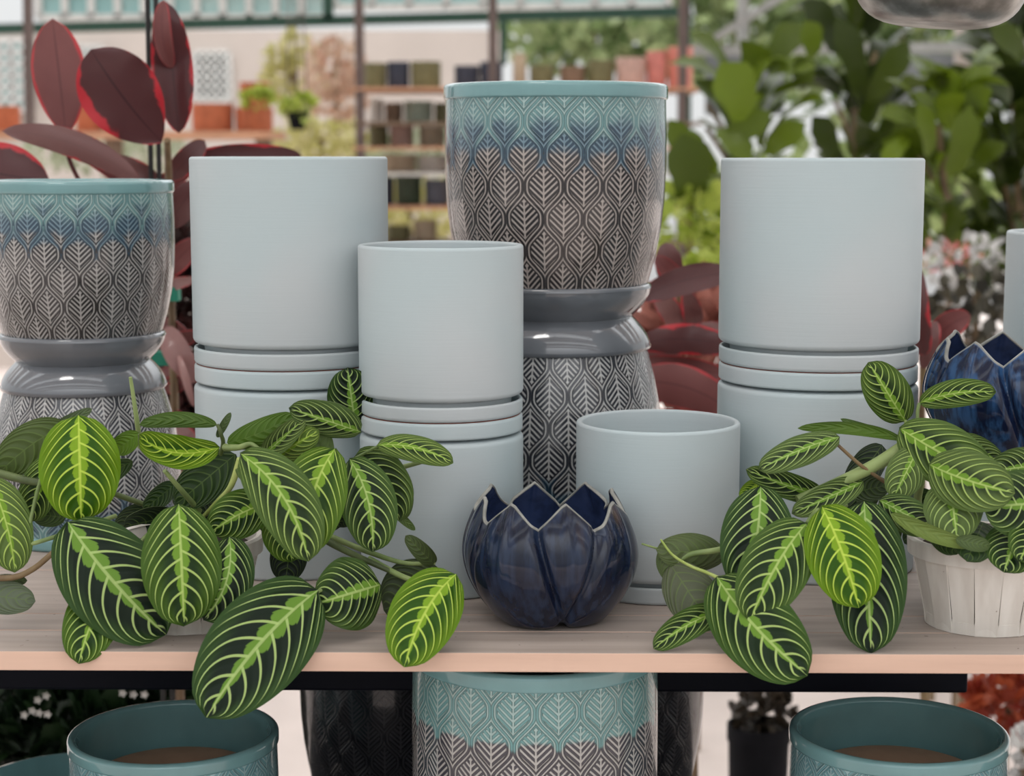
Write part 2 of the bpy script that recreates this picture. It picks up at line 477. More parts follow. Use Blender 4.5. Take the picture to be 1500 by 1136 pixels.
ceramic_stack(114, 138, 1.90, 263, (497, 538, 580), [
 'leaf-patterned pot with teal rim on top of the stack at the left edge',
 'glossy grey saucer under the patterned pot at the left edge',
 'upside-down glossy grey saucer in the stack at the left edge',
 'upside-down leaf-patterned pot with teal foot at the left edge, behind the plant'])

# lower tier
LOW = .70
def teal_bowl(cx, hw, R, yrim, name, lab, mat, D=None, baseup=.043, rim=None, group='leaf-patterned pots below the shelf'):
    D = D or R*F/hw; p = P(cx, yrim, D)
    return patterned_pot(name, R, p.z-LOW, mat, lab, group, (p.x, D, LOW), rim=rim, baseup=baseup, rotz=.2)
teal_bowl(254.5, 158, .100, 1069, 'teal_pot', 'open glossy teal pot with embossed sides below the shelf at left', m_pat_teal)
teal_bowl(1316, 164, .100, 1066, 'teal_pot', 'open glossy teal pot with embossed sides below the shelf at right', m_pat_teal)
R = .113
patterned_pot('patterned_planter', R, 1.013-LOW, m_pat_planter, 'large leaf-patterned planter with teal top and grey body under the middle of the shelf', 'leaf-patterned pots below the shelf', (P(783.5, 1000, 1.565).x, 1.565, LOW), rotz=.17)
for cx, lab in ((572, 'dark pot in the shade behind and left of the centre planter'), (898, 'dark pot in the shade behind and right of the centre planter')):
    patterned_pot('dark_pot', .105, .94-LOW, m_pat_shade, lab, 'dark pots in the shade', (P(cx, 1000, 1.98).x, 1.98, LOW), rim=flat('shaded_teal_glaze', (.05, .13, .15), .3))  # rim teal is darkened too, shade painted into the glaze
b = MB(); b.lathe([(.001, .002), (.08, .002), (.085, 0), (.11, .04), (.118, .06), (.121, .065), (.117, .066), (.105, .04), (.08, .01), (.001, .01)], 96)
p = P(105, 1120, 1.86); tag(b.build('teal_bowl', m_teal, None, loc=(p.x, 1.86, LOW)), 'shallow teal bowl behind the left teal pot below the shelf', 'bowl')

# lotus bowls
def lotus(loc, rot, sc_, mat, label, group):
    t = empty('lotus_pot', loc, label, 'plant pot', group); t.rotation_euler = (0, 0, rot); t.scale = sc_ if isinstance(sc_, tuple) else (sc_,)*3
    seg, nz, Rm, H = 480, 90, .083, .107; n = 8
    def inner(a):                      # distance (petal units) to the nearest inner petal centre
        q = (a/(2*PI)*n/2+.5) % 1-.5; return abs(q)*2
    def db(k): return .03+.47*min(1, max(0, (k-.06)/.72))**.85
    def rad(z, a):
        k = z/.107
        base = .046+.037*math.sin(min(1, max(0, k)/.55)*PI/2)**.8 if k < .55 else .083-.020*((k-.55)/.45)**1.8
        c = ((a/(2*PI)*n+.5) % 1)-.5
        ridge = math.exp(-(c/.05)**2)*.0022*max(0, k-.35)*1.6
        d = inner(a); e = d-db(k)
        crease = -.0065*math.exp(-(e/.07)**2)*min(1, k*3+.2)
        sg_ = 1/(1+math.exp(-e/.018)); side = -.0022*(1-sg_)+.0010*sg_
        swell = .0022*math.cos((d-1)*PI*.9)*sg_
        return base+ridge+crease+side+swell
    def crs(z, a): return math.exp(-((inner(a)-db(z/.107))/.09)**2)
    def ztop(a):
        c = ((a/(2*PI)*n+.5) % 1)-.5; return .107-.021*(min(1,(abs(c)*2))**1.15)+.0015*math.cos(a*3+1)
    V = []; Fc = []; U = []
    def zbot(a):
        d = inner(a); return .007*math.exp(-(d/.16)**2)
    for j in range(seg):
        a = 2*PI*j/seg; zt = ztop(a); zb = zbot(a)
        for i in range(nz+1):
            z = zb+(zt-zb)*i/nz; r = rad(z, a)
            if i < 3: r -= .004*(3-i)/3
            V.append((r*math.sin(a), -r*math.cos(a), z))
    def uq(j, i):
        c = ((j/seg*n+.5) % 1)-.5
        e = max(math.exp(-(c/.05)**2)*max(0, i/nz-.3), .9*crs(.107*i/nz, 2*PI*j/seg)*min(1, i/nz*1.5)*.9); e2 = max(0, (i-nz+4)/4)
        return (max(e*.93, e2), i/nz)
    for j in range(seg):
        k = (j+1) % seg
        for i in range(nz):
            Fc.append((j*(nz+1)+i, k*(nz+1)+i, k*(nz+1)+i+1, j*(nz+1)+i+1))
            U.append([uq(j, i), uq(k, i), uq(k, i+1), uq(j, i+1)])
    b = MB(); b.add(V, Fc, U); b.build('body', mat, t)
    th = .0036; V = []; Fc = []; ni = 24                # inner wall
    for j in range(seg):
        a = 2*PI*j/seg; zt = ztop(a)
        for i in range(ni+1):
            z = zt-(zt-.012)*i/ni; r = max(.001, (rad(z, a)-th))*(1 if i < ni else .9)
            V.append((r*math.sin(a), -r*math.cos(a), z))
        V.append((.001*math.sin(a), -.001*math.cos(a), .010))
    m = ni+2
    for j in range(seg):
        k = (j+1) % seg
        for i in range(m-1): Fc.append((j*m+i, k*m+i, k*m+i+1, j*m+i+1))
    b = MB(); b.add(V, Fc); b.build('inner_wall', m_navy_in, t)
    pts = []
    V = []; Fc = []; sg = 8
    for j in range(seg):
        a = 2*PI*j/seg; zt = ztop(a); r = rad(zt, a)-th/2
        for q in range(sg):
            w = 2*PI*q/sg; rr = r+math.cos(w)*th*.52; V.append((rr*math.sin(a), -rr*math.cos(a), zt+math.sin(w)*.0016))
    for j in range(seg):
        k = (j+1) % seg
        for q in range(sg):
            p2 = (q+1) % sg; Fc.append((j*sg+q, k*sg+q, k*sg+p2, j*sg+p2))
    b = MB(); b.add(V, Fc); b.build('rim', m_navyrim, t); tag(t.children[-1], 'pale worn glaze along the zigzag rim')
    return t
DL = PZ(805, 923, SHELF).y+.044; pL = P(805, 800, DL); sL = px(134, DL)/.0845; hL = (P(783, 702, DL+.058).z-SHELF)/.109
lotus((pL.x, DL, SHELF), math.radians(12.6), (sL, sL, hL), m_navy, 'dark navy lotus-shaped bowl with pointed petal rim at the front centre of the shelf', 'lotus bowls')
pR = P(1487, 600, 1.695)
zR = 1.160
lotus((pR.x, 1.695, zR), math.radians(-3), 1.07, m_navy2, 'blue streaked lotus-shaped bowl raised behind the right-hand plant', 'lotus bowls')
b = MB(); b.lathe([(.001, .001), (.060, .001), (.066, 0), (.067, .01), (.067, zR-SHELF-.004), (.064, zR-SHELF), (.001, zR-SHELF)], 96)
tag(b.build('display_block', m_pale, None, loc=(pR.x, 1.695, SHELF)), 'pale round block holding up the blue streaked bowl, hidden by leaves', 'stand')

# ------------------------------------------------------------------ bench
yaw = .0125
bench = empty('display_bench', (0, 1.43, 0), 'pinkish-white weathered wooden display bench on a black steel frame holding the pots', 'bench', rot=(0, 0, -yaw))
def bpart(name, boxes, mat, bev=.0012):
    b = MB()
    for q in boxes: b.box(*q)
    o = b.build(name, mat, bench, smooth=False)
    if bev:
        md = o.modifiers.new('bevel', 'BEVEL'); md.width = bev; md.segments = 2
    return o
for y0, y1 in ((.0, .066), (.0675, .122), (.1235, .29), (.2915, .46), (.4615, .64)):
    bpart('shelf_board', [(-1.3, 1.3, y0, y1, SHELF-.0165, SHELF)], m_wood, .0008)
bpart('steel_rail', [(-1.3, .462, .335, .375, P(750, 1013, 1.765).z, SHELF-.0170)], m_blackmetal, .003)
for xx in (-1.22, 1.22):
    for yy in (.06, .58):
        bpart('leg', [(xx-.02, xx+.02, yy-.02, yy+.02, 0, SHELF-.0170)], m_blackmetal, .003)
bpart('lower_shelf', [(-1.19, 1.19, .0, .64, LOW-.02, LOW)], flat('dark_board', (.035, .03, .03), .8), .001)

# ------------------------------------------------------------------ leaves
def leaf_mesh(base, tip, W, bulge=.12, sag=0., roll=0., cup=.08, wave=.02, shape=.5, skew=1., nu=26, nv=7, thick=.0005, curl=0., ph=0.):
    """two-layer blade; base, tip world points; W real width"""
    L = (tip-base).length; mid = (base+tip)/2
    T0 = (tip-base).normalized(); tocam = (EYE-mid).normalized(); N0 = (tocam-T0*tocam.dot(T0))
    if N0.length < .05: N0 = Vector((0, 0, 1))-T0*T0.z
    N0.normalize(); S0 = T0.cross(N0)
    ctl = mid+N0*bulge*L*2+S0*sag*L*2
    rows = []
    for i in range(nu+1):
        u = i/nu
        p = base*(1-u)**2+ctl*2*u*(1-u)+tip*u*u
        T = ((ctl-base)*(1-u)+(tip-ctl)*u).normalized()
        N = (N0-T*N0.dot(T)).normalized(); Sd = T.cross(N)
        q = Quaternion(T, math.radians(roll)+curl*(u-.5)); N = q @ N; Sd = q @ Sd
        us = u**skew
        w = W/2*max(0.0, 4*us*(1-us))**shape
        if u > .93: w *= 1-.25*(u-.93)/.07
        row = []
        for j in range(-nv, nv+1):
            v = j/nv
            off = Sd*(v*w)+N*(cup*W*v*v*math.sin(PI*min(1, u*1.1))+wave*W*math.sin(u*15+ph+(2 if v > 0 else 0))*abs(v)**3)
            row.append((p+off, N, v))
        rows.append(row)
    b = MB(); m = 2*nv+1
    V = [r[0]+r[1]*thick for row in rows for r in row]+[r[0]-r[1]*thick for row in rows for r in row]
    K = (nu+1)*m; Fc = []; U = []; MI = []
    uv = lambda i, j: (i/nu, .5+.5*(j-nv)/nv)
    for i in range(nu):
        for j in range(m-1):
            a = i*m+j; Fc.append((a, a+m, a+m+1, a+1)); U.append([uv(i, j), uv(i+1, j), uv(i+1, j+1), uv(i, j+1)]); MI.append(0)
            a += K; Fc.append((a, a+1, a+m+1, a+m)); U.append([uv(i, j), uv(i, j+1), uv(i+1, j+1), uv(i+1, j)]); MI.append(1)
        for j, fl in ((0, 0), (m-1, 1)):
            a = i*m+j; c = a+K; f = (a, a+m, c+m, c) if fl else (a, c, c+m, a+m)
            Fc.append(f); U.append([uv(i, j)]*4); MI.append(1)
    b.add(V, Fc, U, MI); return b
def L(parent, bx, by, tx, ty, w, d0, d1=None, tone=(0, 0, 0), kind='p', name='leaf', lab=None, **k):
    d1 = d1 or d0
    B, T = P(bx, by, d0), P(tx, ty, d1)
    W = px(w, (d0+d1)/2)/max(.35, math.cos(math.radians(k.get('roll', 0))))
    k.setdefault('ph', (bx*7+by) % 6)
    b = leaf_mesh(B, T, W, **k)
    mats = {'p': [m_pr, m_un], 'u': [m_un, m_pr], 'g': [m_pl, m_un], 'r': [m_rub, m_rubun], 'ru': [m_rubun, m_rub]}[kind]
    o = b.build(name, mats, None); o.color = (*tone, 1)
    o.parent = parent; o.matrix_parent_inverse = parent.matrix_world.inverted() if False else Matrix.Translation(-parent.location)
    if lab: o['label'] = lab
    return o
def S(parent, pts, r, mat, name='stem'):
    W = [P(*p) for p in pts]
    # smooth polyline
    Q = []
    n = len(W)
    for i in range(n-1):
        p0 = W[max(i-1, 0)]; p1 = W[i]; p2 = W[i+1]; p3 = W[min(i+2, n-1)]
        for k in range(8):
            t = k/8; Q.append(.5*((2*p1)+(p2-p0)*t+(2*p0-5*p1+4*p2-p3)*t*t+(3*p1-p0-3*p2+p3)*t**3))
    Q.append(W[-1]); D = pts[0][2]; rr = r if isinstance(r, (list, tuple)) else (r, r)
    b = MB(); b.tube(Q, [px(rr[0]+(rr[1]-rr[0])*i/(len(Q)-1), D) for i in range(len(Q))], 10)
    o = b.build(name, mat, None); o.parent = parent; o.matrix_parent_inverse = Matrix.Translation(-parent.location); return o
DK, LM, MD, LT, BL = (0, 0, 0), (1, 0, 0), (.35, 0, .1), (.3, .6, .5), (.2, .55, .45)

def basket(loc, label):
    t = empty('chip_basket', loc, label, 'basket', 'white chip baskets')
    h, r0, r1, n = .077, .048, .064, 16
    b = MB()
    for i in range(n):
        a = 2*PI*(i+.5)/n; hw = math.tan(PI/n)
        off = .0010 if i % 2 else 0
        M = Matrix.Rotation(a, 4, 'Z')
        V = []
        for z, r in ((.0, r0), (.02, r0+.0035), (h, r1)):
            w = r*hw*(.96 if z < .021 else 1.005)
            for x in (-w, w):
                for dy in (0, .0012): V.append(M @ Vector((x, -(r+off)+dy, z)))
        Fc = []
        for q in (0, 4): Fc += [(q, q+2, q+6, q+4), (q+1, q+5, q+7, q+3), (q, q+4, q+5, q+1), (q+2, q+3, q+7, q+6)]
        Fc += [(0, 1, 3, 2), (8, 10, 11, 9)]
        b.add(V, Fc)
    b.build('slats', m_chipw, t, smooth=False)
    c = MB(); c.lathe([(r1-.002, h-.014), (r1+.0025, h-.014), (r1+.0030, h-.001), (r1+.001, h+.001), (r1-.003, h)], 64); c.build('rim_band', m_chipw, t)
    c = MB(); c.lathe([(r0-.002, .0005), (r0+.002, .0005), (r0+.0025, .011), (r0+.0005, .012)], 64); c.build('base_band', m_chipw, t)
    c = MB(); c.lathe([(.001, .002), (r0, .002), (r0, .004), (.001, .004)], 48); c.build('base', m_chipw, t)
    return t
DB1 = PZ(275, 930, SHELF).y+.048; DB2 = PZ(1441, 933, SHELF).y+.048
BLc = Vector((P(275, 850, DB1).x, DB1, SHELF)); BRc = Vector((P(1441, 850, DB2).x, DB2, SHELF))
basket(BLc, 'white wood-veneer basket under the left-hand trailing plant')
basket(BRc, 'white wood-veneer basket under the right-hand plant')

pl = empty('prayer_plant', (BLc.x, BLc.y, SHELF+.006), 'left-hand trailing prayer plant with lime-veined leaves spilling over the shelf edge', 'houseplant', 'prayer plants')
b = MB(); b.lathe([(.001, 0), (.042, 0), (.048, .03), (.055, .062), (.001, .066)], 48); b.build('root_ball', m_soil, pl)
A = pl
L(A, 115, 608, 119, 763, 119, 1.505, 1.49, LM, cup=-.10, bulge=.14, shape=.5, skew=.95)
L(A, 99, 764, 243, 929, 143, 1.47, 1.455, DK, cup=-.05, bulge=.10, sag=.03)
L(A, 262, 738, 270, 916, 119, 1.46, 1.435, (.25, 0, .15), cup=-.10, bulge=.14, shape=.5)
L(A, 336, 785, 298, 907, 80, 1.462, 1.445, DK, cup=-.05, bulge=.12, sag=-.12)
L(A, 172, 845, 115, 972, 84, 1.485, 1.425, MD, cup=-.05, bulge=.08, sag=.05)
L(A, 466, 864, 302, 1051, 148, 1.455, 1.385, DK, cup=-.05, bulge=.08, sag=.05, shape=.52, skew=.92)
L(A, 557, 856, 462, 884, 112, 1.49, 1.46, (.1, .15, 0), cup=-.12, bulge=.22, shape=.5)
L(A, 668, 841, 592, 977, 104, 1.47, 1.405, (.85, 0, 0), cup=-.06, bulge=.10, sag=.07)
L(A, 655, 850, 562, 893, 110, 1.53, 1.52, kind='g', tone=(.05, .075, .03), cup=.05, bulge=.05)
L(A, 636, 826, 594, 784, 27, 1.52, 1.50, kind='g', tone=(.07, .10, .035), cup=.2, bulge=.1)
L(A, 352, 664, 452, 822, 92, 1.465, 1.44, (.2, .35, .1), cup=-.12, bulge=.14, sag=-.10)
L(A, 491, 657, 448, 815, 100, 1.50, 1.455, (.55, .1, .1), cup=-.10, bulge=.14, sag=.08)
L(A, 512, 672, 546, 808, 84, 1.515, 1.49, (.1, .15, .05), cup=-.08, bulge=.14, sag=-.08)
L(A, 520, 668, 584, 762, 72, 1.55, 1.53, (.2, .45, 0), cup=-.05, bulge=.12, sag=-.12, roll=25)
L(A, 560, 690, 588, 762, 40, 1.56, 1.54, kind='g', tone=(.12, .19, .045), sag=-.15)
L(A, 570, 742, 608, 776, 13, 1.55, kind='g', tone=(.14, .22, .06))
L(A, 521, 628, 509, 538, 72, 1.665, 1.655, DK, cup=-.08, bulge=.08)
L(A, 528, 632, 423, 597, 52, 1.53, 1.50, (.05, .35, .2), cup=-.15, bulge=.18, roll=-20)
L(A, 402, 668, 468, 630, 46, 1.53, 1.50, (.6, .5, .8), cup=-.1, bulge=.14)
L(A, 470, 700, 470, 620, 40, 1.54, 1.52, kind='g', tone=(.17, .26, .09), cup=-.1, bulge=.1)
L(A, 384, 668, 447, 612, 34, 1.52, 1.50, (.1, .75, .3), cup=.25, bulge=.06)
L(A, 333, 648, 432, 607, 40, 1.54, 1.52, kind='g', tone=(.08, .17, .012), cup=-.1, bulge=.08, sag=.04)
L(A, 318, 622, 204, 622, 24, 1.54, 1.53, kind='g', tone=(.07, .14, .016), cup=-.1, sag=.07, bulge=.03)
L(A, 322, 655, 202, 636, 50, 1.53, 1.48, (1, .1, .2), cup=.18, bulge=-.08, sag=-.13, roll=10, wave=.05)
L(A, 345, 665, 258, 738, 66, 1.56, 1.54, kind='g', tone=(.025, .06, .012), cup=-.05, bulge=.1)
L(A, 396, 736, 309, 779, 72, 1.50, 1.48, (.3, 0, 0), cup=-.08, bulge=.14, sag=.05)
L(A, 353, 668, 374, 708, 36, 1.50, 1.48, (.1, .65, .3), cup=-.2, bulge=.15)
L(A, 412, 738, 428, 822, 74, 1.515, 1.50, (.5, 0, 0), cup=-.1, bulge=.12)
L(A, 428, 778, 418, 852, 56, 1.55, 1.54, kind='g', tone=(.012, .025, .014), bulge=.05)
L(A, 96, 622, -2, 694, 66, 1.57, 1.56, kind='g', tone=(.085, .13, .03), cup=-.05, bulge=.06, sag=.05)
L(A, 72, 668, 42, 764, 56, 1.55, 1.54, (.4, .4, .2), cup=-.05, bulge=.08)
L(A, -18, 700, 22, 838, 74, 1.53, 1.50, (.5, .7, 1), cup=-.08, bulge=.12, sag=-.05)
L(A, -40, 868, 52, 880, 52, 1.51, 1.50, kind='g', tone=(.15, .19, .12), cup=-.1, bulge=.1)
L(A, -15, 850, 40, 850, 20, 1.52, kind='g', tone=(.12, .16, .07))
L(A, 96, 758, 48, 752, 34, 1.55, kind='g', tone=(.05, .09, .02), bulge=.1)
L(A, 204, 634, 166, 662, 32, 1.54, kind='g', tone=(.12, .24, .01), bulge=.1)
L(A, 60, 640, 135, 598, 20, 1.59, kind='g', tone=(.12, .17, .08), bulge=.1)
L(A, 318, 640, 338, 604, 12, 1.56, kind='g', tone=(.09, .14, .05))
L(A, 552, 652, 664, 678, 40, 1.53, 1.52, (.35, .55, .35), cup=-.12, sag=-.08, bulge=.08, roll=-15)
rr = random.Random(3)
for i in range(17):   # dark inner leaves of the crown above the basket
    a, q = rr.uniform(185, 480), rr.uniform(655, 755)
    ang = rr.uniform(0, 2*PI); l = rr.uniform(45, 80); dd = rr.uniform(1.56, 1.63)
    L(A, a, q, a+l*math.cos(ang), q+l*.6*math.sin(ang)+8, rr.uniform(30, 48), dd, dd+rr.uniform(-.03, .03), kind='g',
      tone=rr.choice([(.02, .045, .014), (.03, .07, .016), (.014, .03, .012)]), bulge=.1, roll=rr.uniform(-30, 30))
S(A, [(191, 552, 1.545), (199, 605, 1.55), (206, 655, 1.56)], (2.5, 4.5), m_stem)
S(A, [(352, 672, 1.49), (338, 712, 1.50), (318, 735, 1.52), (296, 758, 1.55)], (5.5, 3), m_stemlime)
S(A, [(241, 689, 1.50), (266, 718, 1.52), (292, 748, 1.55)], (3.2, 5), m_stem)
S(A, [(-20, 688, 1.55), (25, 700, 1.54), (62, 707, 1.53), (130, 712, 1.56), (230, 745, 1.585)], (7, 4), m_stemdk)
S(A, [(63, 690, 1.53), (52, 730, 1.52), (38, 792, 1.51)], 2.8, m_stem)
S(A, [(-20, 808, 1.51), (30, 800, 1.51), (80, 786, 1.51), (170, 755, 1.55)], (3, 3.5), m_stem)
S(A, [(120, 778, 1.52), (85, 803, 1.50), (50, 832, 1.50), (20, 845, 1.50), (-20, 846, 1.50)], (4, 5), m_stembr)
S(A, [(637, 671, 1.54), (600, 681, 1.545), (560, 692, 1.55), (500, 715, 1.56)], (3, 5), m_stem)
S(A, [(556, 652, 1.53), (535, 663, 1.54), (512, 676, 1.55)], (2, 2.5), m_stem)
S(A, [(400, 740, 1.56), (480, 792, 1.53), (540, 822, 1.51), (600, 848, 1.51)], (7, 3), m_stemdk)
S(A, [(470, 780, 1.55), (540, 808, 1.53), (592, 824, 1.52), (638, 824, 1.52)], (5, 2.5), m_stem)
S(A, [(540, 818, 1.52), (600, 848, 1.50), (640, 848, 1.49), (668, 842, 1.47)], (5, 2), m_stem)
S(A, [(318, 621, 1.54), (324, 636, 1.54), (326, 655, 1.55), (310, 700, 1.57)], (2.5, 4), m_stemdk)
S(A, [(330, 655, 1.545), (350, 655, 1.53), (368, 650, 1.525), (385, 662, 1.52)], (6, 2), m_stem)
S(A, [(487, 622, 1.53), (482, 645, 1.535), (476, 670, 1.55)], 2.6, m_stem)
S(A, [(465, 866, 1.455), (500, 850, 1.50), (520, 820, 1.53)], 3, m_stem)
S(A, [(172, 848, 1.485), (200, 800, 1.53), (240, 760, 1.57)], 3, m_stem)

pr = empty('prayer_plant', (BRc.x, BRc.y, SHELF+.006), 'right-hand prayer plant in a white basket beside the blue streaked bowl', 'houseplant', 'prayer plants')
b = MB(); b.lathe([(.001, 0), (.042, 0), (.048, .03), (.055, .062), (.001, .066)], 48); b.build('root_ball', m_soil, pr)
A = pr
L(A, 1326, 617, 1272, 530, 66, 1.58, 1.57, (.3, .3, .25), cup=-.06, bulge=.10)
L(A, 1347, 590, 1459, 574, 42, 1.56, 1.54, (.3, .35, .25), cup=-.08, bulge=.10, sag=-.06)
L(A, 1318, 627, 1452, 700, 92, 1.54, 1.50, (.3, .5, .2), cup=-.08, bulge=.14, sag=.02)
L(A, 1362, 680, 1487, 722, 90, 1.49, 1.435, (.25, .75, .45), cup=-.08, bulge=.14, sag=.03, shape=.48)
L(A, 1400, 640, 1470, 680, 40, 1.56, 1.54, (.2, .6, .3), bulge=.1)
L(A, 1346, 655, 1308, 730, 58, 1.53, 1.51, (.2, .85, .6), cup=-.08, bulge=.12)
L(A, 1392, 705, 1402, 792, 88, 1.50, 1.445, (.15, .8, .65), cup=-.1, bulge=.14, shape=.48)
L(A, 1545, 735, 1440, 742, 104, 1.455, 1.445, (.05, .2, 0), cup=-.1, bulge=.14)
L(A, 1530, 680, 1450, 690, 60, 1.54, 1.53, (.1, .4, .2), bulge=.1)
L(A, 1440, 765, 1416, 822, 68, 1.475, 1.44, kind='g', tone=(.025, .06, .014), bulge=.14)
L(A, 1375, 765, 1402, 812, 50, 1.485, 1.45, kind='g', tone=(.03, .06, .014), bulge=.14)
L(A, 1495, 770, 1470, 838, 84, 1.46, 1.43, (.1, 0, 0), cup=-.1, bulge=.14)
L(A, 1530, 760, 1492, 822, 70, 1.45, 1.425, (.2, .1, 0), cup=-.1, bulge=.14)
L(A, 1320, 643, 1168, 627, 19, 1.55, 1.54, kind='g', tone=(.10, .19, .02), sag=.05, cup=.2)
L(A, 1314, 638, 1231, 613, 13, 1.57, kind='g', tone=(.08, .15, .03), sag=-.03)
L(A, 1230, 640, 1111, 688, 46, 1.52, 1.50, (.05, .65, .2), cup=-.1, bulge=.10, sag=.03, roll=15)
L(A, 1208, 726, 1093, 687, 40, 1.54, 1.50, (.15, .25, 0), cup=.1, bulge=.06, sag=-.02)
L(A, 1114, 712, 1092, 872, 108, 1.495, 1.455, DK, cup=-.08, bulge=.14, sag=-.03)
L(A, 1182, 766, 1098, 910, 102, 1.465, 1.42, (.2, .15, 0), cup=-.08, bulge=.15, sag=.04, shape=.5)
L(A, 1204, 742, 1258, 890, 108, 1.46, 1.415, (1, 0, 0), cup=-.08, bulge=.14, sag=-.03, shape=.5)
L(A, 1266, 734, 1276, 957, 116, 1.50, 1.43, DK, cup=-.06, bulge=.12, shape=.5)
L(A, 1050, 844, 1183, 989, 120, 1.455, 1.395, (.12, 0, 0), cup=-.06, bulge=.10, sag=.04)
L(A, 1060, 893, 957, 950, 46, 1.46, 1.43, (.15, .1, .1), cup=.1, bulge=.06, sag=.05)
L(A, 982, 826, 1046, 922, 78, 1.50, 1.47, kind='g', tone=(.115, .135, .075), cup=-.1, bulge=.10)
L(A, 1062, 812, 961, 805, 58, 1.52, 1.50, kind='g', tone=(.11, .15, .055), cup=-.2, bulge=.14)
L(A, 982, 792, 985, 852, 46, 1.51, 1.50, kind='g', tone=(.10, .14, .05), cup=-.1, bulge=.14)
L(A, 978, 838, 1008, 888, 34, 1.515, 1.50, (.2, 0, 0), bulge=.05)
L(A, 1264, 705, 1160, 752, 42, 1.53, 1.49, (.1, .75, .2), cup=.15, bulge=.05)
L(A, 1292, 652, 1240, 726, 48, 1.60, 1.58, kind='g', tone=(.012, .028, .012), bulge=.1)
L(A, 1288, 732, 1372, 778, 54, 1.51, 1.475, (.05, .35, 0), bulge=.1, cup=-.1)
L(A, 1306, 752, 1425, 800, 24, 1.47, 1.445, kind='g', tone=(.20, .28, .06), sag=.04, cup=.2)
L(A, 1114, 706, 1084, 730, 26, 1.52, 1.51, (1, 0, .2), bulge=.1)
L(A, 1400, 790, 1450, 800, 24, 1.44, kind='g', tone=(.09, .14, .045))
rr = random.Random(5)
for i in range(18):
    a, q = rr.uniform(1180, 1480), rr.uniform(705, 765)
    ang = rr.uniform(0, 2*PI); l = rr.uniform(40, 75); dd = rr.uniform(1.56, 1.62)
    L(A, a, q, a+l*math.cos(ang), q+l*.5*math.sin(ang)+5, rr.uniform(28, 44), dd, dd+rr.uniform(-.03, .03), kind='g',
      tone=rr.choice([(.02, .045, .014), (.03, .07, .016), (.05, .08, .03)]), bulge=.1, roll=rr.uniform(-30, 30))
S(A, [(1322, 656, 1.55), (1280, 682, 1.535), (1225, 708, 1.52), (1168, 732, 1.51)], (11, 7), m_stem)
S(A, [(1228, 652, 1.52), (1262, 682, 1.525), (1300, 708, 1.54)], (2.4, 3.2), m_stembr)
S(A, [(1352, 668, 1.53), (1350, 700, 1.53), (1344, 735, 1.55), (1350, 770, 1.56)], (5, 7), m_stem)
S(A, [(1326, 615, 1.58), (1328, 628, 1.57), (1330, 650, 1.56)], 2.4, m_stem)
S(A, [(1347, 590, 1.56), (1344, 605, 1.56), (1345, 640, 1.56)], 2.6, m_stem)
S(A, [(968, 790, 1.50), (985, 812, 1.49), (1010, 828, 1.48), (1035, 838, 1.47), (1052, 846, 1.455)], (1.6, 3), m_stemlime)
S(A, [(940, 796, 1.51), (975, 806, 1.51), (1015, 812, 1.51)], (1.4, 2.4), m_stem)
S(A, [(985, 830, 1.50), (1010, 812, 1.50), (1060, 803, 1.50), (1120, 780, 1.53), (1250, 760, 1.56)], (4, 5), m_stem)
S(A, [(1318, 756, 1.50), (1352, 775, 1.46), (1385, 790, 1.447)], 4, m_stem)
S(A, [(1182, 766, 1.465), (1200, 745, 1.50), (1240, 740, 1.54)], 3, m_stem)
S(A, [(1060, 893, 1.46), (1100, 850, 1.50), (1200, 790, 1.55)], 3, m_stem)

# ------------------------------------------------------------------ rubber plants behind
def nursery_pot(parent, loc, r=.13, h=.26):
    b = MB(); b.lathe([(.001, 0), (r*.78, 0), (r*.98, h*.93), (r*1.03, h*.93), (r*1.03, h), (r*.98, h), (r*.95, h*.88), (.001, h*.88)], 48)
    o = b.build('nursery_pot', m_black, parent); o.location = loc; return o
def rub(loc, label, group='ruby rubber plants behind the shelf'):
    t = empty('rubber_plant', loc, label, 'houseplant', group); nursery_pot(t, (0, 0, 0)); return t
D = 2.36
c0 = Vector((P(225, 200, D).x, D, 0))
rp = rub(c0, 'ruby rubber plant with dark red leaves behind the pots at left')
RD = (.9, 0, 0); RM = (.3, 0, 0)
L(rp, 97, 198, 77, 27, 76, 2.28, 2.30, RM, 'ru', cup=.05, bulge=.03, shape=.7, skew=1.1, name='leaf')
L(rp, 237, 208, 133, 72, 112, 2.25, 2.20, (.95, 0, 0), 'r', cup=.04, bulge=.03, shape=.62, sag=-.03, skew=1.25)
L(rp, 262, 195, 243, 2, 58, 2.33, 2.33, (.8, 0, 0), 'r', cup=.2, bulge=.03, shape=.6)
L(rp, 252, 100, 240, 0, 26, 2.32, 2.31, (.3, .1, 0), 'ru', cup=.2, sag=-.08)
L(rp, 206, 268, 3, 192, 40, 2.24, 2.20, (.5, .35, 0), 'r', cup=-.1, sag=.09, bulge=.05, shape=.6)
L(rp, 190, 275, 60, 190, 36, 2.30, 2.28, (.2, 0, 0), 'ru', cup=-.1, sag=.09)
L(rp, -60, 235, 72, 262, 92, 2.26, 2.24, (1, 0, 0), 'r', cup=-.05, bulge=.05, sag=.05, shape=.6)
L(rp, 232, 262, 140, 236, 30, 2.40, 2.40, (.3, .3, 0), 'r', sag=.05)
L(rp, 248, 262, 300, 206, 34, 2.38, 2.38, (.6, .1, 0), 'r')
L(rp, 262, 236, 442, 228, 30, 2.40, 2.42, (1, 0, 0), 'r', sag=-.035, bulge=.03)
L(rp, 285, 240, 200, 300, 30, 2.42, 2.42, (.2, .0, 0), 'ru')
L(rp, 245, 330, 290, 265, 44, 2.36, 2.34, (.5, .1, 0), 'r', cup=.1)
L(rp, 240, 400, 290, 350, 36, 2.37, 2.34, (.2, 0, 0), 'ru')
L(rp, 236, 420, 290, 408, 18, 2.36, 2.3, (.9, .6, 0), 'r')
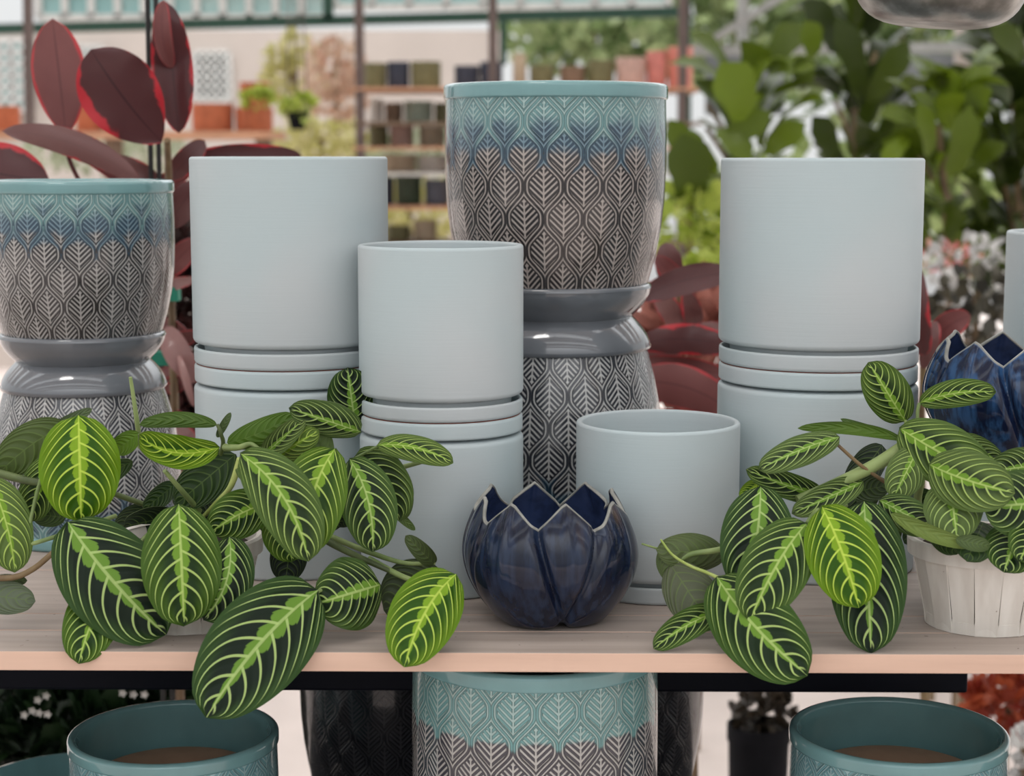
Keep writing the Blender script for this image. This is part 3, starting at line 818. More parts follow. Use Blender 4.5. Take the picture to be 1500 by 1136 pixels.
L(rp, 244, 478, 290, 560, 40, 2.33, 2.30, (.2, .65, 0), 'r', cup=.1, sag=.05)
L(rp, 262, 520, 284, 596, 12, 2.30, 2.28, (.6, .9, 0), 'r')
L(rp, 225, 600, 290, 650, 30, 2.34, 2.30, (.9, .5, 0), 'r')
for k in range(7):
    L(rp, 238, 440+k*32, 262+(k % 3)*14, 420+k*34+(k % 2)*40, 26, 2.38, 2.36, (.1*(k % 4), 0, 0), 'ru', roll=20*(k % 3))
S(rp, [(245, 205, 2.30), (247, 260, 2.34), (250, 400, 2.36), (256, 600, 2.36), (262, 800, 2.36), (266, 1420, 2.36)], (5, 7), m_stembr)
S(rp, [(97, 198, 2.28), (104, 240, 2.30), (150, 330, 2.34), (235, 520, 2.36)], 3.5, flat('maroon_stem', (.12, .03, .03), .5))
for xx in (216, 228):
    b = MB(); q0, q1 = P(xx-1, -60, 2.38), P(xx+14, 700, 2.38); q2 = Vector((c0.x-.01+(xx-216)*.0012, 2.38, .2))
    b.tube([q0, q1, q2], .0035, 8); o = b.build('stake', flat('black_stake', (.012, .012, .012), .5), rp); o.location = -c0
m_tie = flat('green_tie', (.01, .22, .14), .6)
for (x0, y0) in ((247, 430), (240, 524)):
    q = P(x0, y0, 2.33); b = MB(); b.box(q.x-.014, q.x+.014, q.y-.012, q.y+.012, q.z-.009, q.z+.009); o = b.build('tie', m_tie, rp); o.location = -c0

c1 = Vector((P(1020, 500, 2.5).x, 2.5, 0))
rp2 = rub(c1, 'ruby rubber plant showing between the centre stack and the right-hand tall pot')
L(rp2, 1075, 402, 935, 438, 42, 2.36, 2.30, (.35, .05, 0), 'r', cup=.1, sag=.06, bulge=.06)
L(rp2, 985, 420, 975, 355, 40, 2.45, 2.44, (.8, .25, 0), 'r')
L(rp2, 1010, 430, 960, 375, 30, 2.44, 2.42, (.9, .1, 0), 'ru')
L(rp2, 1000, 480, 960, 425, 34, 2.42, 2.40, (.6, .7, 0), 'r')
L(rp2, 1020, 480, 1005, 425, 30, 2.42, 2.40, (.9, .3, 0), 'r')
L(rp2, 935, 505, 1075, 510, 46, 2.38, 2.36, (1, .05, 0), 'r', sag=-.08, cup=-.1)
L(rp2, 930, 545, 1060, 475, 34, 2.42, 2.40, (1, .5, 0), 'r', sag=-.05)
L(rp2, 925, 560, 1068, 600, 64, 2.36, 2.34, (.1, 0, 0), 'ru', sag=-.1, cup=-.1)
L(rp2, 940, 530, 1065, 548, 34, 2.40, 2.38, (.4, 0, 0), 'ru')
L(rp2, 960, 590, 985, 540, 26, 2.44, 2.44, (1, .8, 0), 'r')
L(rp2, 930, 620, 1060, 640, 60, 2.44, 2.42, (.2, 0, 0), 'ru')
L(rp2, 1100, 480, 1160, 430, 50, 2.50, 2.52, (.4, 0, 0), 'ru')
S(rp2, [(990, 380, 2.46), (1000, 500, 2.48), (1010, 700, 2.50), (1020, 1400, 2.50)], (4, 7), m_stembr)
c2 = Vector((P(1362, 500, 2.45).x, 2.45, 0))
rp3 = rub(c2, 'ruby rubber plant with a bright red leaf right of the right-hand tall pot')
L(rp3, 1356, 520, 1342, 388, 46, 2.36, 2.36, (1, .1, 0), 'r', cup=.2, sag=-.08)
L(rp3, 1352, 540, 1372, 470, 26, 2.38, 2.38, (.9, .3, 0), 'r')
L(rp3, 1368, 505, 1422, 462, 40, 2.42, 2.40, (.5, .1, 0), 'ru', sag=-.12)
L(rp3, 1340, 480, 1240, 440, 40, 2.45, 2.47, (.5, .1, 0), 'ru')
S(rp3, [(1354, 460, 2.40), (1352, 560, 2.42), (1350, 700, 2.45), (1360, 1400, 2.45)], (5, 7), m_stembr)

exec_bg = True
# ------------------------------------------------------------------ background
m_olive = flat('olive_glaze', (.17, .17, .08), .5); m_nav = flat('navy_matte', (.035, .045, .075), .5)
m_beige = flat('beige_glaze', (.52, .44, .32), .6); m_brown = flat('brown_glaze', (.22, .15, .10), .6)
m_pink = flat('pale_pink_glaze', (.60, .42, .37), .6); m_rose = flat('rose_glaze', (.62, .23, .20), .6)
m_salm = flat('salmon_glaze', (.68, .25, .20), .6); m_mint = flat('mint_glaze', (.36, .44, .36), .6)
m_dgreen = flat('dark_green_glaze', (.05, .08, .045), .5); m_bluegrey = flat('blue_grey_glaze', (.14, .16, .21), .5)
m_white = flat('white_glaze', (.70, .68, .64), .5); m_terra = flat('terracotta', (.50, .155, .075), .8)
m_orangewood = flat('orange_wood', (.62, .33, .20), .7, var=.15, scale=6); m_steel = flat('brown_steel', (.14, .10, .09), .6)
GR = 'pots on the far rack'
def bgpot(x0, x1, y0, y1, mat, label, D=7.5, group=GR, name='glazed_pot', dz=None, cat='plant pot'):
    cx = (x0+x1)/2; r = px((x1-x0)/2, D); p = P(cx, y1, D); h = P(cx, y0, D).z-p.z
    pr = [(.001, .001), (r*.85, .001)]+arc(r*.88, r*.12, r*.1, -80, 0, 3)+[(r*.99, h*.5), (r, h*.95)]+arc(r*.97, h*.97, r*.035, 0, 180, 4)+[(r*.86, h*.8), (r*.8, h*.1), (.001, h*.1)]
    b = MB(); b.lathe(pr, 32); o = b.build(name, mat, None, loc=(p.x, D, dz if dz is not None else p.z)); return tag(o, label, cat, group)
rack = empty('storage_rack', (P(590, 300, 7.5).x, 7.5, 0), 'blurred pot rack with orange wooden shelves behind the centre pots', 'shelving unit')
def rpart(name, boxes, mat, parent=rack):
    b = MB()
    for q in boxes: b.box(*q)
    o = b.build(name, mat, None, smooth=False); o.parent = parent; o.matrix_parent_inverse = Matrix.Translation(-parent.location); return o
XA, XB = P(522, 100, 7.5).x, P(1022, 100, 7.5).x
SH = {}
for y, mt in ((131, m_orangewood), (180, m_brown), (215, m_orangewood), (252, m_white), (300, m_orangewood), (352, m_brown)):
    z = P(600, y, 7.5).z; SH[y] = z
    rpart('shelf', [(XA, XB, 7.25, 7.75, z-.012, z)], mt)
for x in (527, 722, 1000):
    for yy in (7.27, 7.73):
        q = P(x, 100, yy).x; rpart('post', [(q-.018, q+.018, yy-.018, yy+.018, 0, P(x, -20, 7.5).z)], m_steel)
def RP(x0, x1, y0, ys, mat, lab, **k): return bgpot(x0, x1, y0, ys, mat, lab, dz=SH[ys], **k)
T1 = 'on the top shelf of the rack'
RP(531, 567, 92, 131, m_olive, 'olive pot at the left end '+T1)
RP(568, 600, 90, 131, m_nav, 'navy pot between two olive pots '+T1)
RP(602, 646, 90, 131, m_olive, 'wider olive pot right of the navy one '+T1)
RP(666, 702, 96, 131, m_nav, 'navy pot just left of the dark green post '+T1)
RP(703, 736, 90, 131, m_nav, 'darker navy pot beside the rack post '+T1)
bgpot(751, 771, 78, 131, m_beige, 'slim beige vase '+T1, dz=SH[131])
RP(776, 812, 95, 131, m_olive, 'dull olive pot right of the slim beige vase '+T1)
RP(820, 858, 97, 131, m_brown, 'brown pot above the big patterned pot '+T1)
RP(860, 899, 88, 131, m_olive, 'olive pot left of the pale pink one '+T1)
RP(902, 946, 84, 131, m_pink, 'pale pink pot '+T1)
RP(947, 976, 74, 131, m_rose, 'rose pink pot left of the salmon one '+T1)
RP(978, 1014, 68, 131, m_salm, 'tall salmon pink pot at the right end '+T1)
T2 = 'on the second shelf of the blurred rack'
RP(541, 562, 145, 180, m_white, 'white pot '+T2); RP(564, 590, 150, 180, m_brown, 'small brown pot '+T2)
RP(592, 634, 148, 180, m_mint, 'wide mint pot '+T2); RP(636, 656, 150, 180, m_olive, 'olive pot at the right '+T2)
T3 = 'on the third shelf of the blurred rack'
RP(540, 569, 184, 215, m_olive, 'olive pot at the left '+T3); RP(571, 606, 178+6, 215, m_pink, 'dusty beige pink pot '+T3); RP(614, 652, 186, 215, m_beige, 'tan pot at the right '+T3)
T4 = 'on the fourth shelf of the blurred rack'
RP(562, 610, 226, 252, m_beige, 'low cream dish '+T4); RP(612, 656, 228, 252, m_white, 'low white dish '+T4)
T5 = 'on the fifth shelf of the blurred rack'
RP(562, 578, 258, 300, m_nav, 'narrow black pot '+T5); RP(580, 618, 256, 300, m_dgreen, 'dark green pot '+T5); RP(622, 658, 262, 300, m_bluegrey, 'blue grey pot '+T5)
T6 = 'on the lowest visible shelf of the blurred rack'
RP(566, 602, 330, 352, m_olive, 'low olive pot '+T6); RP(606, 640, 322, 352, m_beige, 'beige pot '+T6)

# terracotta bench at left
tb = empty('wooden_bench', (P(200, 195, 7.2).x, 7.2, 0), 'blurred wooden bench of terracotta pots at far left', 'bench')
zt = P(200, 193, 7.2).z
rpart('bench_top', [(P(-60, 193, 7.2).x, P(405, 193, 7.2).x, 6.95, 7.5, zt-.03, zt)], m_orangewood, tb)
for x in (-40, 180, 395): q = P(x, 193, 7.2).x; rpart('leg', [(q-.03, q+.03, 7.0, 7.06, 0, zt-.03)], m_brown, tb)
rpart('lower_shelf', [(P(-60, 193, 7.2).x, P(405, 193, 7.2).x, 6.95, 7.5, zt-.30, zt-.27)], m_white, tb)
G2 = 'terracotta pots on the far bench'
for i, (x0, x1, y0, lab) in enumerate(((-25, 30, 155, 'terracotta pot at the far left edge of the bench'), (112, 150, 150, 'terracotta pot behind the tall upright red leaf'),
        (152, 196, 160, 'low terracotta pot between the two big red leaves'), (282, 342, 152, 'wide terracotta pot left of the blurred terracotta cluster'), (345, 400, 158, 'terracotta pot at the right end of the far bench'))):
    bgpot(x0, x1, y0, 193, m_terra, lab, 7.2, G2, 'terracotta_pot', zt)
bgpot(352, 396, 120, 158, m_terra, 'terracotta bowl raised on the pot at the right end of the far bench', 7.2, G2, 'terracotta_bowl')
def bush(name, cx, cy, D, rx, rz, n, leafpx, mat, label, cat='plant', group=None, parent=None, seed=1, ry=None, trunk=None, base=None, part='foliage'):
    R_ = random.Random(seed); c = P(cx, cy, D); ax = px(rx, D); az = px(rz, D); ay = ry or ax*.8
    t = parent or empty(name, (c.x, D, base if base is not None else 0), label, cat, group)
    b = MB(); s_ = px(leafpx, D)
    for i in range(n):
        while True:
            q = Vector([R_.uniform(-1, 1) for _ in range(3)])
            if q.length < 1: break
        p = Vector((c.x+q.x*ax, c.y+q.y*ay, c.z+q.z*az)); d = Vector((q.x+R_.gauss(0, .5), q.y+R_.gauss(0, .5), q.z+R_.gauss(0, .6)+.4)).normalized()
        up = Vector([R_.gauss(0, 1) for _ in range(3)]); s1 = d.cross(up).normalized(); nn = s1.cross(d)
        l = s_*R_.uniform(.7, 1.3); w = l*.33
        V = [p, p+d*l*.35+s1*w+nn*w*.3, p+d*l*.75+s1*w*1.1+nn*w*.3, p+d*l, p+d*l*.75-s1*w*1.1+nn*w*.3, p+d*l*.35-s1*w+nn*w*.3, p+d*l*.4, p+d*l*.75]
        b.add(V, [(0, 1, 6), (1, 2, 7, 6), (2, 3, 7), (3, 4, 7), (4, 5, 6, 7), (5, 0, 6)])
    o = b.build(part, mat, None); o.parent = t; o.matrix_parent_inverse = Matrix.Translation(-t.location)
    if trunk is not None:
        b = MB(); z0 = t.location.z; b.tube([Vector((c.x, D, z0)), Vector((c.x+trunk, D+.02, (z0+c.z)/2)), Vector((c.x, D, c.z+az*.5))], px(5, D), 8)
        o = b.build('trunk', m_stembr, None); o.parent = t; o.matrix_parent_inverse = Matrix.Translation(-t.location)
    return t
def m_fol(name, a, b_, tr=.35, rough=.4):
    M = MatB(name, rough, spec=.4); g = M.node('ShaderNodeNewGeometry'); r = E(M.nt, g.outputs['Random Per Island'])
    k = M.mix(r, a, b_); M.col(k); M.translucent(k, tr); return M.m
f_green = m_fol('fig_foliage', (.055, .085, .006), (.17, .25, .015)); f_dark = m_fol('dark_foliage', (.018, .032, .004), (.07, .105, .010))
f_lime = m_fol('lime_foliage', (.26, .36, .03), (.55, .62, .14)); f_shaded = m_fol('shaded_green_foliage', (.004, .010, .005), (.014, .035, .010), .05)  # grass leaf colours are darkened to stand in for deep shade
f_peach = m_fol('peach_blossom', (.62, .38, .28), (.75, .62, .50)); f_yel = m_fol('yellow_foliage', (.50, .48, .16), (.65, .60, .32))
f_out = m_fol('outdoor_foliage', (.10, .17, .05), (.38, .44, .22)); f_sage = m_fol('sage_foliage', (.30, .34, .22), (.50, .52, .38)); f_red = m_fol('red_foliage', (.25, .03, .02), (.5, .12, .05)); f_silver = m_fol('silver_foliage', (.35, .35, .35), (.8, .8, .78))
# succulents
def bowlplant(x, ytop, ybot, hw, D, label, mat, potmat, hang=False, dz=None):
    p = P(x, ybot, D)
    t = empty('potted_succulent', (p.x, D, p.z if dz is None else dz), label, 'potted plant')
    r = px(hw*.75, D); h = px((ybot-ytop)*.55, D)
    b = MB(); b.lathe([(.001, 0), (r*.6, 0), (r*.95, h*.9), (r, h), (r*.9, h*.9), (.001, h*.9)], 24); b.build('pot', potmat, t)
    bush('x', x, ytop+(ybot-ytop)*.28, D, hw, (ybot-ytop)*.3, 90, 14, mat, None, parent=t, seed=int(x))
    if hang:
        b = MB()
        for s_ in (-1, 0, 1): b.tube([(s_*r*.9, 0, h), (0, 0, h+1.2)], .003, 6)
        b.build('hanger', m_steel, t)
    return t
bowlplant(436, 143, 190, 22, 6.8, 'hanging black pot of yellow-green succulent left of the rack', f_lime, m_black, True)
bowlplant(379, 136, 160, 20, 7.0, 'small green succulent among the terracotta pots', f_lime, m_terra, dz=P(379, 158, 7.2).z)
bush('flowering_shrub', 430, 110, 9.5, 40, 55, 260, 16, f_yel, 'pale yellow blurred shrub left of the rack', 'shrub', seed=11, trunk=0)
bush('flowering_shrub', 492, 120, 9.0, 46, 60, 320, 16, f_peach, 'peach-flowered blurred shrub just left of the rack', 'shrub', seed=12, trunk=0)
bush('shrub', 470, 215, 8.6, 80, 34, 300, 16, f_yel, 'low yellow-green shrub under the peach flowers', 'shrub', seed=13, trunk=0)
bush('shrub', 160, 225, 8.4, 130, 26, 300, 16, f_sage, 'low sage shrub beneath the terracotta bench', 'shrub', seed=14, trunk=0)
bush('shrub', 620, 240, 9.5, 90, 40, 300, 20, f_sage, 'pale sage shrub behind the rack', 'shrub', seed=15, trunk=0)
bush('shrub', 600, 330, 8.8, 90, 60, 300, 20, f_yel, 'pale yellow shrub behind the lowest rack shelves', 'shrub', seed=16, trunk=0)

# fiddle-leaf figs with large leaves
def figleaf(b, base, tip, W, nrm, nu=6):
    T = tip-base; S_ = T.cross(nrm).normalized(); Nn = S_.cross(T).normalized(); V = []; L_ = T.length
    for i in range(nu+1):
        u = i/nu; w = W/2*(4*u*(1-u))**.4*(.75+.35*u-.22*math.exp(-((u-.42)/.16)**2)) if 0 < i < nu else W*.04
        p = base+T*u+Nn*L_*.12*math.sin(PI*u)
        V += [p-S_*w+Nn*w*.25, p, p+S_*w+Nn*w*.25]
    Fc = []
    for i in range(nu): 
        a = i*3; Fc += [(a, a+1, a+4, a+3), (a+1, a+2, a+5, a+4)]
    b.add(V, Fc)
def figtree(cx, y0, y1, D, rx, n, lpx, mat, label, seed, explicit=()):
    R_ = random.Random(seed); c = P(cx, (y0+y1)/2, D); top = P(cx, y0, D).z; bot = P(cx, y1, D).z
    t = empty('fiddle_leaf_fig', (c.x, D, 0), label, 'tree', 'fiddle-leaf figs at right'); nursery_pot(t, (0, 0, 0), .17, .32)
    b = MB(); b.tube([(c.x, D, .25), (c.x+.03, D, bot), (c.x-.02, D+.02, top-.1)], [.02, .016, .008], 8)
    for k in range(4):
        z = bot+(top-bot)*R_.uniform(.1, .7); a = R_.uniform(0, 2*PI); b.tube([(c.x, D, z), (c.x+.6*px(rx, D)*math.cos(a), D+.5*px(rx, D)*math.sin(a), z+.15)], .008, 6)
    o = b.build('trunk', m_stembr, None); o.parent = t; o.matrix_parent_inverse = Matrix.Translation(-t.location)
    b = MB()
    for i in range(n):
        z = bot+(top-bot)*R_.random(); a = R_.uniform(0, 2*PI); rr_ = px(rx, D)*R_.uniform(.1, .8)*(1-.35*(z-bot)/(top-bot))
        p = Vector((c.x+rr_*math.cos(a), D+rr_*math.sin(a), z)); d = Vector((math.cos(a), math.sin(a), R_.uniform(.1, 1.4))).normalized(); l = px(lpx, D)*R_.uniform(.7, 1.2)
        nn = Vector((R_.gauss(0, .4), R_.gauss(0, .4)-.5, 1)); figleaf(b, p, p+d*l, l*.62, nn)
    for (bx, by, tx, ty, w, dD) in explicit:
        q0, q1 = P(bx, by, D+dD), P(tx, ty, D+dD-.08); figleaf(b, q0, q1, px(w, D), Vector((.1, -1, .3)))
    o = b.build('foliage', mat, None); o.parent = t; o.matrix_parent_inverse = Matrix.Translation(-t.location); return t
figtree(1085, 90, 420, 5.2, 85, 54, 80, f_green, 'green fiddle-leaf fig directly left of and behind the right-hand tall pot', 21,
  [(1090, 175, 1055, 92, 74, -.3), (1190, 85, 1178, 30, 42, -.1), (1180, 130, 1165, 84, 46, 0), (1010, 300, 1000, 195, 70, -.4), (1060, 210, 1130, 165, 44, -.2), (1120, 225, 1180, 180, 40, -.1), (1050, 190, 1100, 235, 40, -.2), (1000, 235, 980, 175, 40, -.3)])
figtree(1255, 20, 400, 5.8, 80, 70, 78, f_dark, 'tall dark fiddle-leaf fig behind the right-hand tall pot', 22,
  [(1260, 150, 1225, 25, 46, -.2), (1270, 150, 1330, 60, 44, -.2), (1240, 160, 1290, 90, 36, -.1), (1220, 235, 1190, 170, 44, -.2), (1300, 230, 1350, 150, 44, -.3)])
figtree(1385, 130, 430, 5.0, 80, 60, 78, f_green, 'green fiddle-leaf fig between the right-hand tall pot and the right edge', 23,
  [(1360, 230, 1345, 150, 32, -.2), (1390, 260, 1420, 155, 44, -.3), (1330, 200, 1290, 240, 30, -.1)])
figtree(1490, 0, 440, 5.4, 90, 130, 78, f_dark, 'dense dark fiddle-leaf fig at the right edge', 24, [(1500, 90, 1450, 40, 44, -.2), (1480, 150, 1435, 110, 34, -.3)])
bush('shrub', 1030, 430, 4.2, 44, 50, 160, 22, f_lime, 'lime green shrub glimpsed between the centre stack and the right-hand tall pot', 'shrub', seed=31, trunk=0)
bush('shrub', 1010, 330, 4.8, 50, 60, 120, 24, f_lime, 'lime green shrub under the fig leaves, right of the large centre pot', 'shrub', seed=38, trunk=0)
bush('shrub', 1420, 400, 4.4, 70, 50, 90, 18, f_silver, 'silvery white shrub left of the pot at the right edge', 'shrub', seed=32, trunk=0)
bush('shrub', 1385, 380, 4.6, 50, 26, 60, 12, m_fol('pink_bloom', (.7, .15, .2), (.8, .5, .4)), 'pink-flowered shrub right of the right-hand tall pot', 'shrub', seed=33, trunk=0)

bush('shrub', 262, 490, 2.75, 40, 200, 640, 26, m_fol('maroon_dark', (.012, .006, .006), (.06, .02, .018), .1), 'dark maroon shrub in the gap left of the left tall cylinder pot', 'shrub', seed=34, trunk=0)
bush('shrub', 1010, 520, 2.85, 80, 110, 260, 40, m_fol('maroon_mix', (.07, .015, .012), (.62, .26, .2), .2), 'maroon and pink leaved shrub deep behind the short open pot', 'shrub', seed=35, trunk=0)
bush('shrub', 1290, 300, 8.5, 260, 90, 420, 34, m_fol('mid_fol', (.10, .16, .03), (.42, .5, .2)), 'bright mid-green shrub far behind the figs', 'shrub', seed=36, trunk=0)
bush('shrub', 1430, 460, 3.8, 70, 70, 160, 24, m_fol('dk2', (.02, .02, .015), (.10, .09, .06), .1), 'dark twiggy shrub behind the blue streaked bowl', 'shrub', seed=37, trunk=0)
# below the shelf behind
bush('grass_clump', 130, 1075, 2.55, 230, 90, 1500, 40, f_shaded, 'dark grassy plant in deep shade at bottom left', 'plant', seed=41, ry=.14, base=0)
gc = [o for o in C.objects if o.name.startswith('grass_clump')][0]
for (fx, fy) in ((68, 1018), (56, 1024), (36, 1046), (48, 1040), (58, 1043), (70, 1045), (180, 1014), (196, 1016), (212, 1016)):
    b = MB(); q = P(fx, fy, 2.36)-gc.location
    for k in range(5):
        a = 2*PI*k/5; r_ = .004; b.add([q, q+Vector((r_*math.cos(a-.4), -.002, r_*math.sin(a-.4))), q+Vector((r_*1.5*math.cos(a), -.003, r_*1.5*math.sin(a))), q+Vector((r_*math.cos(a+.4), -.002, r_*math.sin(a+.4)))], [(0, 1, 2, 3)])
    b.build('flower', m_white, gc)
ne = empty('nursery_plant', (P(1112, 1050, 3.0).x, 3.0, 0), 'black nursery pot with bare dark stems behind the right teal pot', 'potted plant')
rr_ = px(46, 3.0); zz = P(1112, 1060, 3.0).z
b = MB(); b.lathe([(.001, 0), (rr_*.8, 0), (rr_, zz*.94), (rr_*1.05, zz*.94), (rr_*1.05, zz), (rr_*.95, zz), (rr_*.9, zz*.9), (.001, zz*.9)], 40); b.build('nursery_pot', m_black, ne)
bush('x', 1120, 1040, 3.0, 46, 34, 120, 22, m_fol('dry_dark', (.015, .012, .008), (.06, .045, .03), .1), None, parent=ne, seed=43)
bush('shrub', 1478, 1035, 3.0, 58, 50, 170, 30, f_red, 'red-orange leaved plant low at the bottom right corner', 'plant', seed=44, base=0, trunk=0)
bush('shrub', 1500, 1105, 2.8, 26, 40, 60, 20, f_silver, 'grey leaved plant at the bottom right edge', 'plant', seed=45, base=0, trunk=0)
bush('shrub', 560, 1040, 4.6, 80, 60, 10, 20, f_shaded, 'dark plant far behind the shaded pots', 'plant', seed=46, base=0, trunk=0) if False else None

# hanging bowl
def hanging():
    D = 1.72; c = P(1378, -30, D); t = empty('hanging_bowl', (c.x, D, c.z), 'mottled silver-grey hanging bowl at the top right', 'hanging planter', rot=(0, math.radians(4), 0))
    R = px(122, D); h = px(66, D)
    pr = [(.001, -h), (R*.45, -h*.99)]+[(R*(.45+.55*math.sin(a*PI/18)), -h*.99*math.cos(a*PI/18)**.8 if a < 9 else 0) for a in range(1, 10)]
    pr += [(R*1.0, .03), (R*.985, .032), (R*.96, 0), (R*.5, -h*.9), (.001, -h*.92)]
    M = MatB('mottled_galvanised', .32, metal=.75); n = M.noise(26, 5); v = M.noise(8, 3)
    M.col(M.mix(n.ss(.35, .65), (.17, .165, .15), (.46, .45, .42))); M.bump(v, .004, .5)
    b = MB(); b.lathe(pr, 96); b.build('bowl', M.m, t)
    b = MB()
    for k in range(3):
        a = 2*PI*k/3+.5; b.tube([(R*.97*math.cos(a), R*.97*math.sin(a), .028), (0, 0, .45), (0, 0, 1.9)], .0015, 6)
    b.build('wire', m_steel, t); return t
hanging()

# structure: floor, walls, beams
def struct(name, boxes, mat, smooth=False):
    b = MB()
    for q in boxes: b.box(*q)
    o = b.build(name, mat, None, smooth=False); o['kind'] = 'structure'; return o
b = MB(); b.add([(-14, -6, 0), (14, -6, 0), (14, 17, 0), (-14, 17, 0)], [(0, 1, 2, 3)]); o = b.build('floor', m_floor, None, smooth=False); o['kind'] = 'structure'
m_beigewall = flat('beige_siding', (.50, .44, .40), .8, var=.05, scale=2); m_frame = flat('white_frame', (.62, .62, .60), .6); m_greenbeam = flat('dark_green_steel', (.012, .055, .035), .5)
m_greysteel = flat('galvanised_frame', (.36, .37, .36), .5)
# left far wall with windows
DW = 12.0
def wx(x): return P(x, 60, DW).x
def wz(y): return P(400, y, DW).z
struct('wall_back', [(wx(-300), wx(285), DW, DW+.1, 0, wz(44)), (wx(335), wx(735), DW, DW+.1, 0, wz(44)), (wx(285), wx(335), DW, DW+.1, wz(78), wz(44)), (wx(285), wx(335), DW, DW+.1, 0, wz(146))], m_beigewall)
M = MatB('teal_glass', .1, spec=.6); n_ = M.noise(.9, 3); M.col(M.mix(n_.ss(.4, .6), (.26, .48, .48), (.45, .60, .58))); m_glass = M.m
def window(name, x0, x1, y0, y1, nx, ny, D, mat=m_frame, z0=None):
    X0, X1, Z1, Z0 = P(x0, y0, D).x, P(x1, y0, D).x, P(x0, y0, D).z, P(x0, y1, D).z
    t = bpy.data.objects.new(name, None); C.objects.link(t); t.location = (X0, D, Z0); t['kind'] = 'structure'
    b = MB(); b.box(0, X1-X0, .0, .01, 0, Z1-Z0); b.build('window_glass', m_glass, t, smooth=False)
    b = MB(); w = .035
    for i in range(nx+1):
        q = (X1-X0)*i/nx; b.box(q-w/2, q+w/2, -.03, .03, 0, Z1-Z0)
    for i in range(ny+1):
        q = (Z1-Z0)*i/ny; b.box(0, X1-X0, -.03, .03, q-w/2, q+w/2)
    b.build('window_frame', mat, t, smooth=False); return t
window('window_1', 285, 335, 78, 146, 4, 5, DW-.02)
window('window_2', -120, 36, 60, 160, 8, 6, DW-.1)
window('window_3', 108, 150, 70, 170, 3, 6, DW-.1)
window('window_4', 55, 480, -70, 26, 11, 2, 9.3)
window('window_5', 490, 980, -70, 10, 9, 2, 9.6)
p0, p1 = P(60, 38, 9), P(1012, 20, 9)
def beam(name, a, b_, w, h, mat):
    d = (b_-a); L_ = d.length; b = MB(); b.box(0, L_, -w/2, w/2, -h/2, h/2)
    o = b.build(name, mat, None, smooth=False); o.location = a; o.rotation_mode = 'QUATERNION'; o.rotation_quaternion = d.to_track_quat('X', 'Z'); o['kind'] = 'structure'; return o
beam('trim_1', P(-60, 44, 9), P(1010, 17, 9), .05, .05, m_greenbeam)
beam('trim_2', P(1003, -60, 9), P(1003, 420, 9), .05, .06, m_greenbeam)
beam('trim_3', P(481, -60, 9), P(481, 30, 9), .05, .05, m_greenbeam)
beam('trim_4', P(737, 30, 9), P(737, 95, 9), .05, .035, m_greenbeam)
beam('trim_5', P(40, -60, 6.5), P(44, 200, 6.5), .03, .03, m_steel)
beam('trim_6', P(1005, 82, 8), P(1150, -8, 8), .03, .035, m_greysteel)
beam('trim_7', P(1010, 74, 8.2), P(1600, 66, 8.2), .04, .045, m_greysteel)
beam('trim_8', P(1088, -60, 8.3), P(1088, 74, 8.3), .05, .05, m_greysteel)
beam('trim_9', P(1410, -60, 8.3), P(1408, 420, 8.3), .05, .06, m_beigewall)
# right far: grey screen and outdoor trees beyond
struct('wall_right', [(P(1035, 80, 9.2).x, P(1150, 80, 9.2).x, 9.2, 9.25, P(1200, 168, 9.2).z, P(1200, 80, 9.2).z), (P(1305, 80, 9.2).x, P(1402, 80, 9.2).x, 9.2, 9.25, P(1200, 150, 9.2).z, P(1200, 78, 9.2).z)], flat('grey_mesh_screen', (.16, .17, .18), .8, var=.3, scale=1.5))
bush('outdoor_tree', 1080, 20, 14, 150, 110, 700, 30, f_out, 'pale green tree outside beyond the greenhouse frame, left of the figs', 'tree', 'trees outside', seed=51, trunk=0, ry=.35)
bush('outdoor_tree', 1320, 60, 15, 180, 130, 900, 30, f_out, 'pale green tree outside behind the figs', 'tree', 'trees outside', seed=52, trunk=0, ry=.35)
bush('outdoor_tree', 1560, 40, 14, 150, 140, 600, 30, f_out, 'pale green tree outside at the right edge', 'tree', 'trees outside', seed=53, trunk=0, ry=.35)
bush('outdoor_tree', 870, 55, 15.5, 130, 40, 500, 26, f_out, 'pale green foliage outside behind the top shelf pots', 'tree', 'trees outside', seed=54, trunk=0, ry=.35)
# roof frame: hoops and purlins overhead
m_roof = flat('white_roof_steel', (.55, .56, .57), .5)
k = 0
for yy in (-4, -2.5, -1, .5, 2, 3.5, 5, 6.5, 8):
    b = MB(); b.tube([(6.5*math.sin(a), yy, 2.6+2.2*math.cos(a)) for a in [(-90+7.5*i)*PI/180 for i in range(25)]], .03, 6)
    k += 1; o = b.build('trim_%d' % (k+9), m_roof, None); o['kind'] = 'structure'
b = MB()
for a in (-60, -40, -20, 0, 20, 40, 60):
    a = math.radians(a); b.tube([(6.5*math.sin(a), -4, 2.6+2.2*math.cos(a)), (6.5*math.sin(a), 8, 2.6+2.2*math.cos(a))], .022, 6)
o = b.build('unseen_roof', m_roof, None); o['kind'] = 'structure'

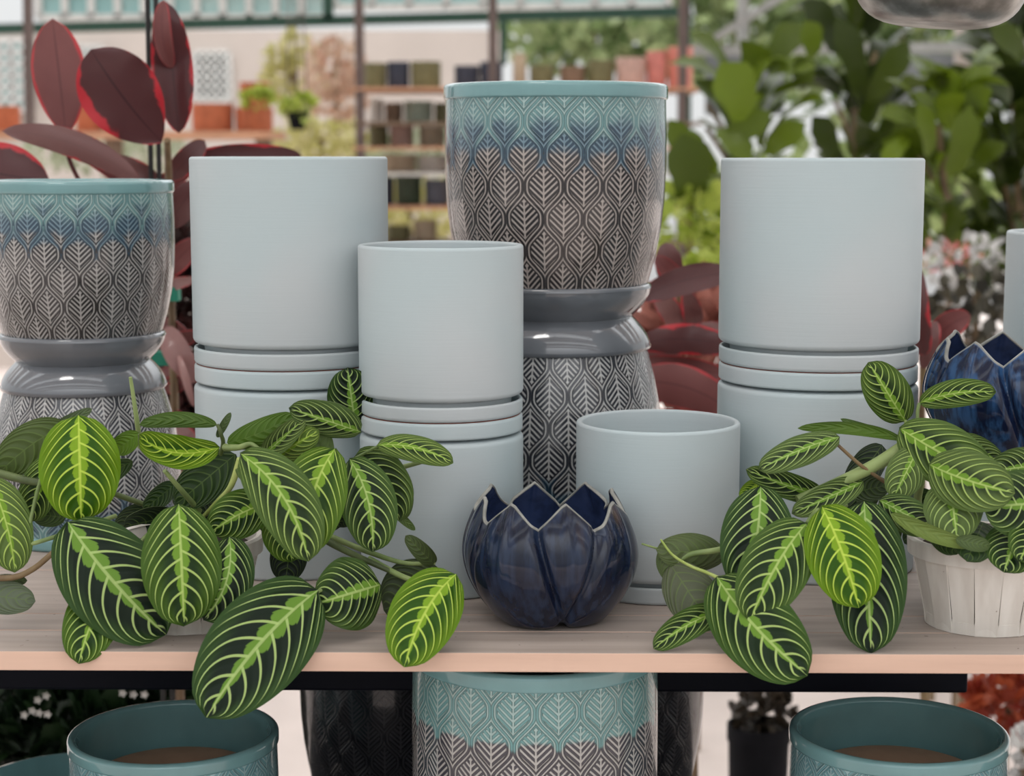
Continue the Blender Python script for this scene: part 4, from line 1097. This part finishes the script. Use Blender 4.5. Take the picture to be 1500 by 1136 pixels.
m_panel = flat('added_roof_panel', (.74, .74, .73), .8)  # panels added out of view to block sky and stripe the reflections
for i_, yy in enumerate((-4, -2.5, -1, .5, 2, 3.5, 5, 6.5)):
    b = MB(); AA = [(-90+7.5*i)*PI/180 for i in range(25)]; V = []
    for r_ in (6.56, 6.60):
        for a in AA:
            for y_ in (yy+.08, yy+1.08): V.append((r_*math.sin(a), y_, 2.6+(2.2+r_-6.5)*math.cos(a)))
    n_ = len(AA)*2; Fc = []
    for i in range(len(AA)-1):
        a = i*2; Fc += [(a, a+1, a+3, a+2), (n_+a, n_+a+2, n_+a+3, n_+a+1), (a, a+2, n_+a+2, n_+a), (a+1, n_+a+1, n_+a+3, a+3)]
    b.add(V, Fc); o = b.build('unseen_roof', m_panel, None); o['kind'] = 'structure'
# ------------------------------------------------------------------ light
w = bpy.data.worlds.new('overcast'); sc.world = w; w.use_nodes = True; nt = w.node_tree
bg = nt.nodes['Background']; tc = nt.nodes.new('ShaderNodeTexCoord'); sp = nt.nodes.new('ShaderNodeSeparateXYZ'); nt.links.new(tc.outputs['Generated'], sp.inputs[0])
z = E(nt, sp.outputs[2]); rp_ = nt.nodes.new('ShaderNodeValToRGB'); nt.links.new((z*.5+.5).s, rp_.inputs[0])
cr = rp_.color_ramp; cr.elements[0].position = 0.40; cr.elements[0].color = (.25, .23, .22, 1); cr.elements[1].position = 1; cr.elements[1].color = (2.6, 2.6, 2.6, 1)
e = cr.elements.new(.50); e.color = (.78, .79, .79, 1); e = cr.elements.new(.60); e.color = (.9, .92, .93, 1); e = cr.elements.new(.72); e.color = (2.3, 2.35, 2.4, 1)
nt.links.new(rp_.outputs[0], bg.inputs[0]); bg.inputs[1].default_value = 1.0
sd = bpy.data.lights.new('sun', 'SUN'); sd.energy = .8; sd.angle = math.radians(14); sd.color = (1, .96, .92)
so = bpy.data.objects.new('sun', sd); C.objects.link(so); so.location = (0, 0, 6)
so.rotation_euler = Vector((.25, .45, -1)).to_track_quat('-Z', 'Y').to_euler()
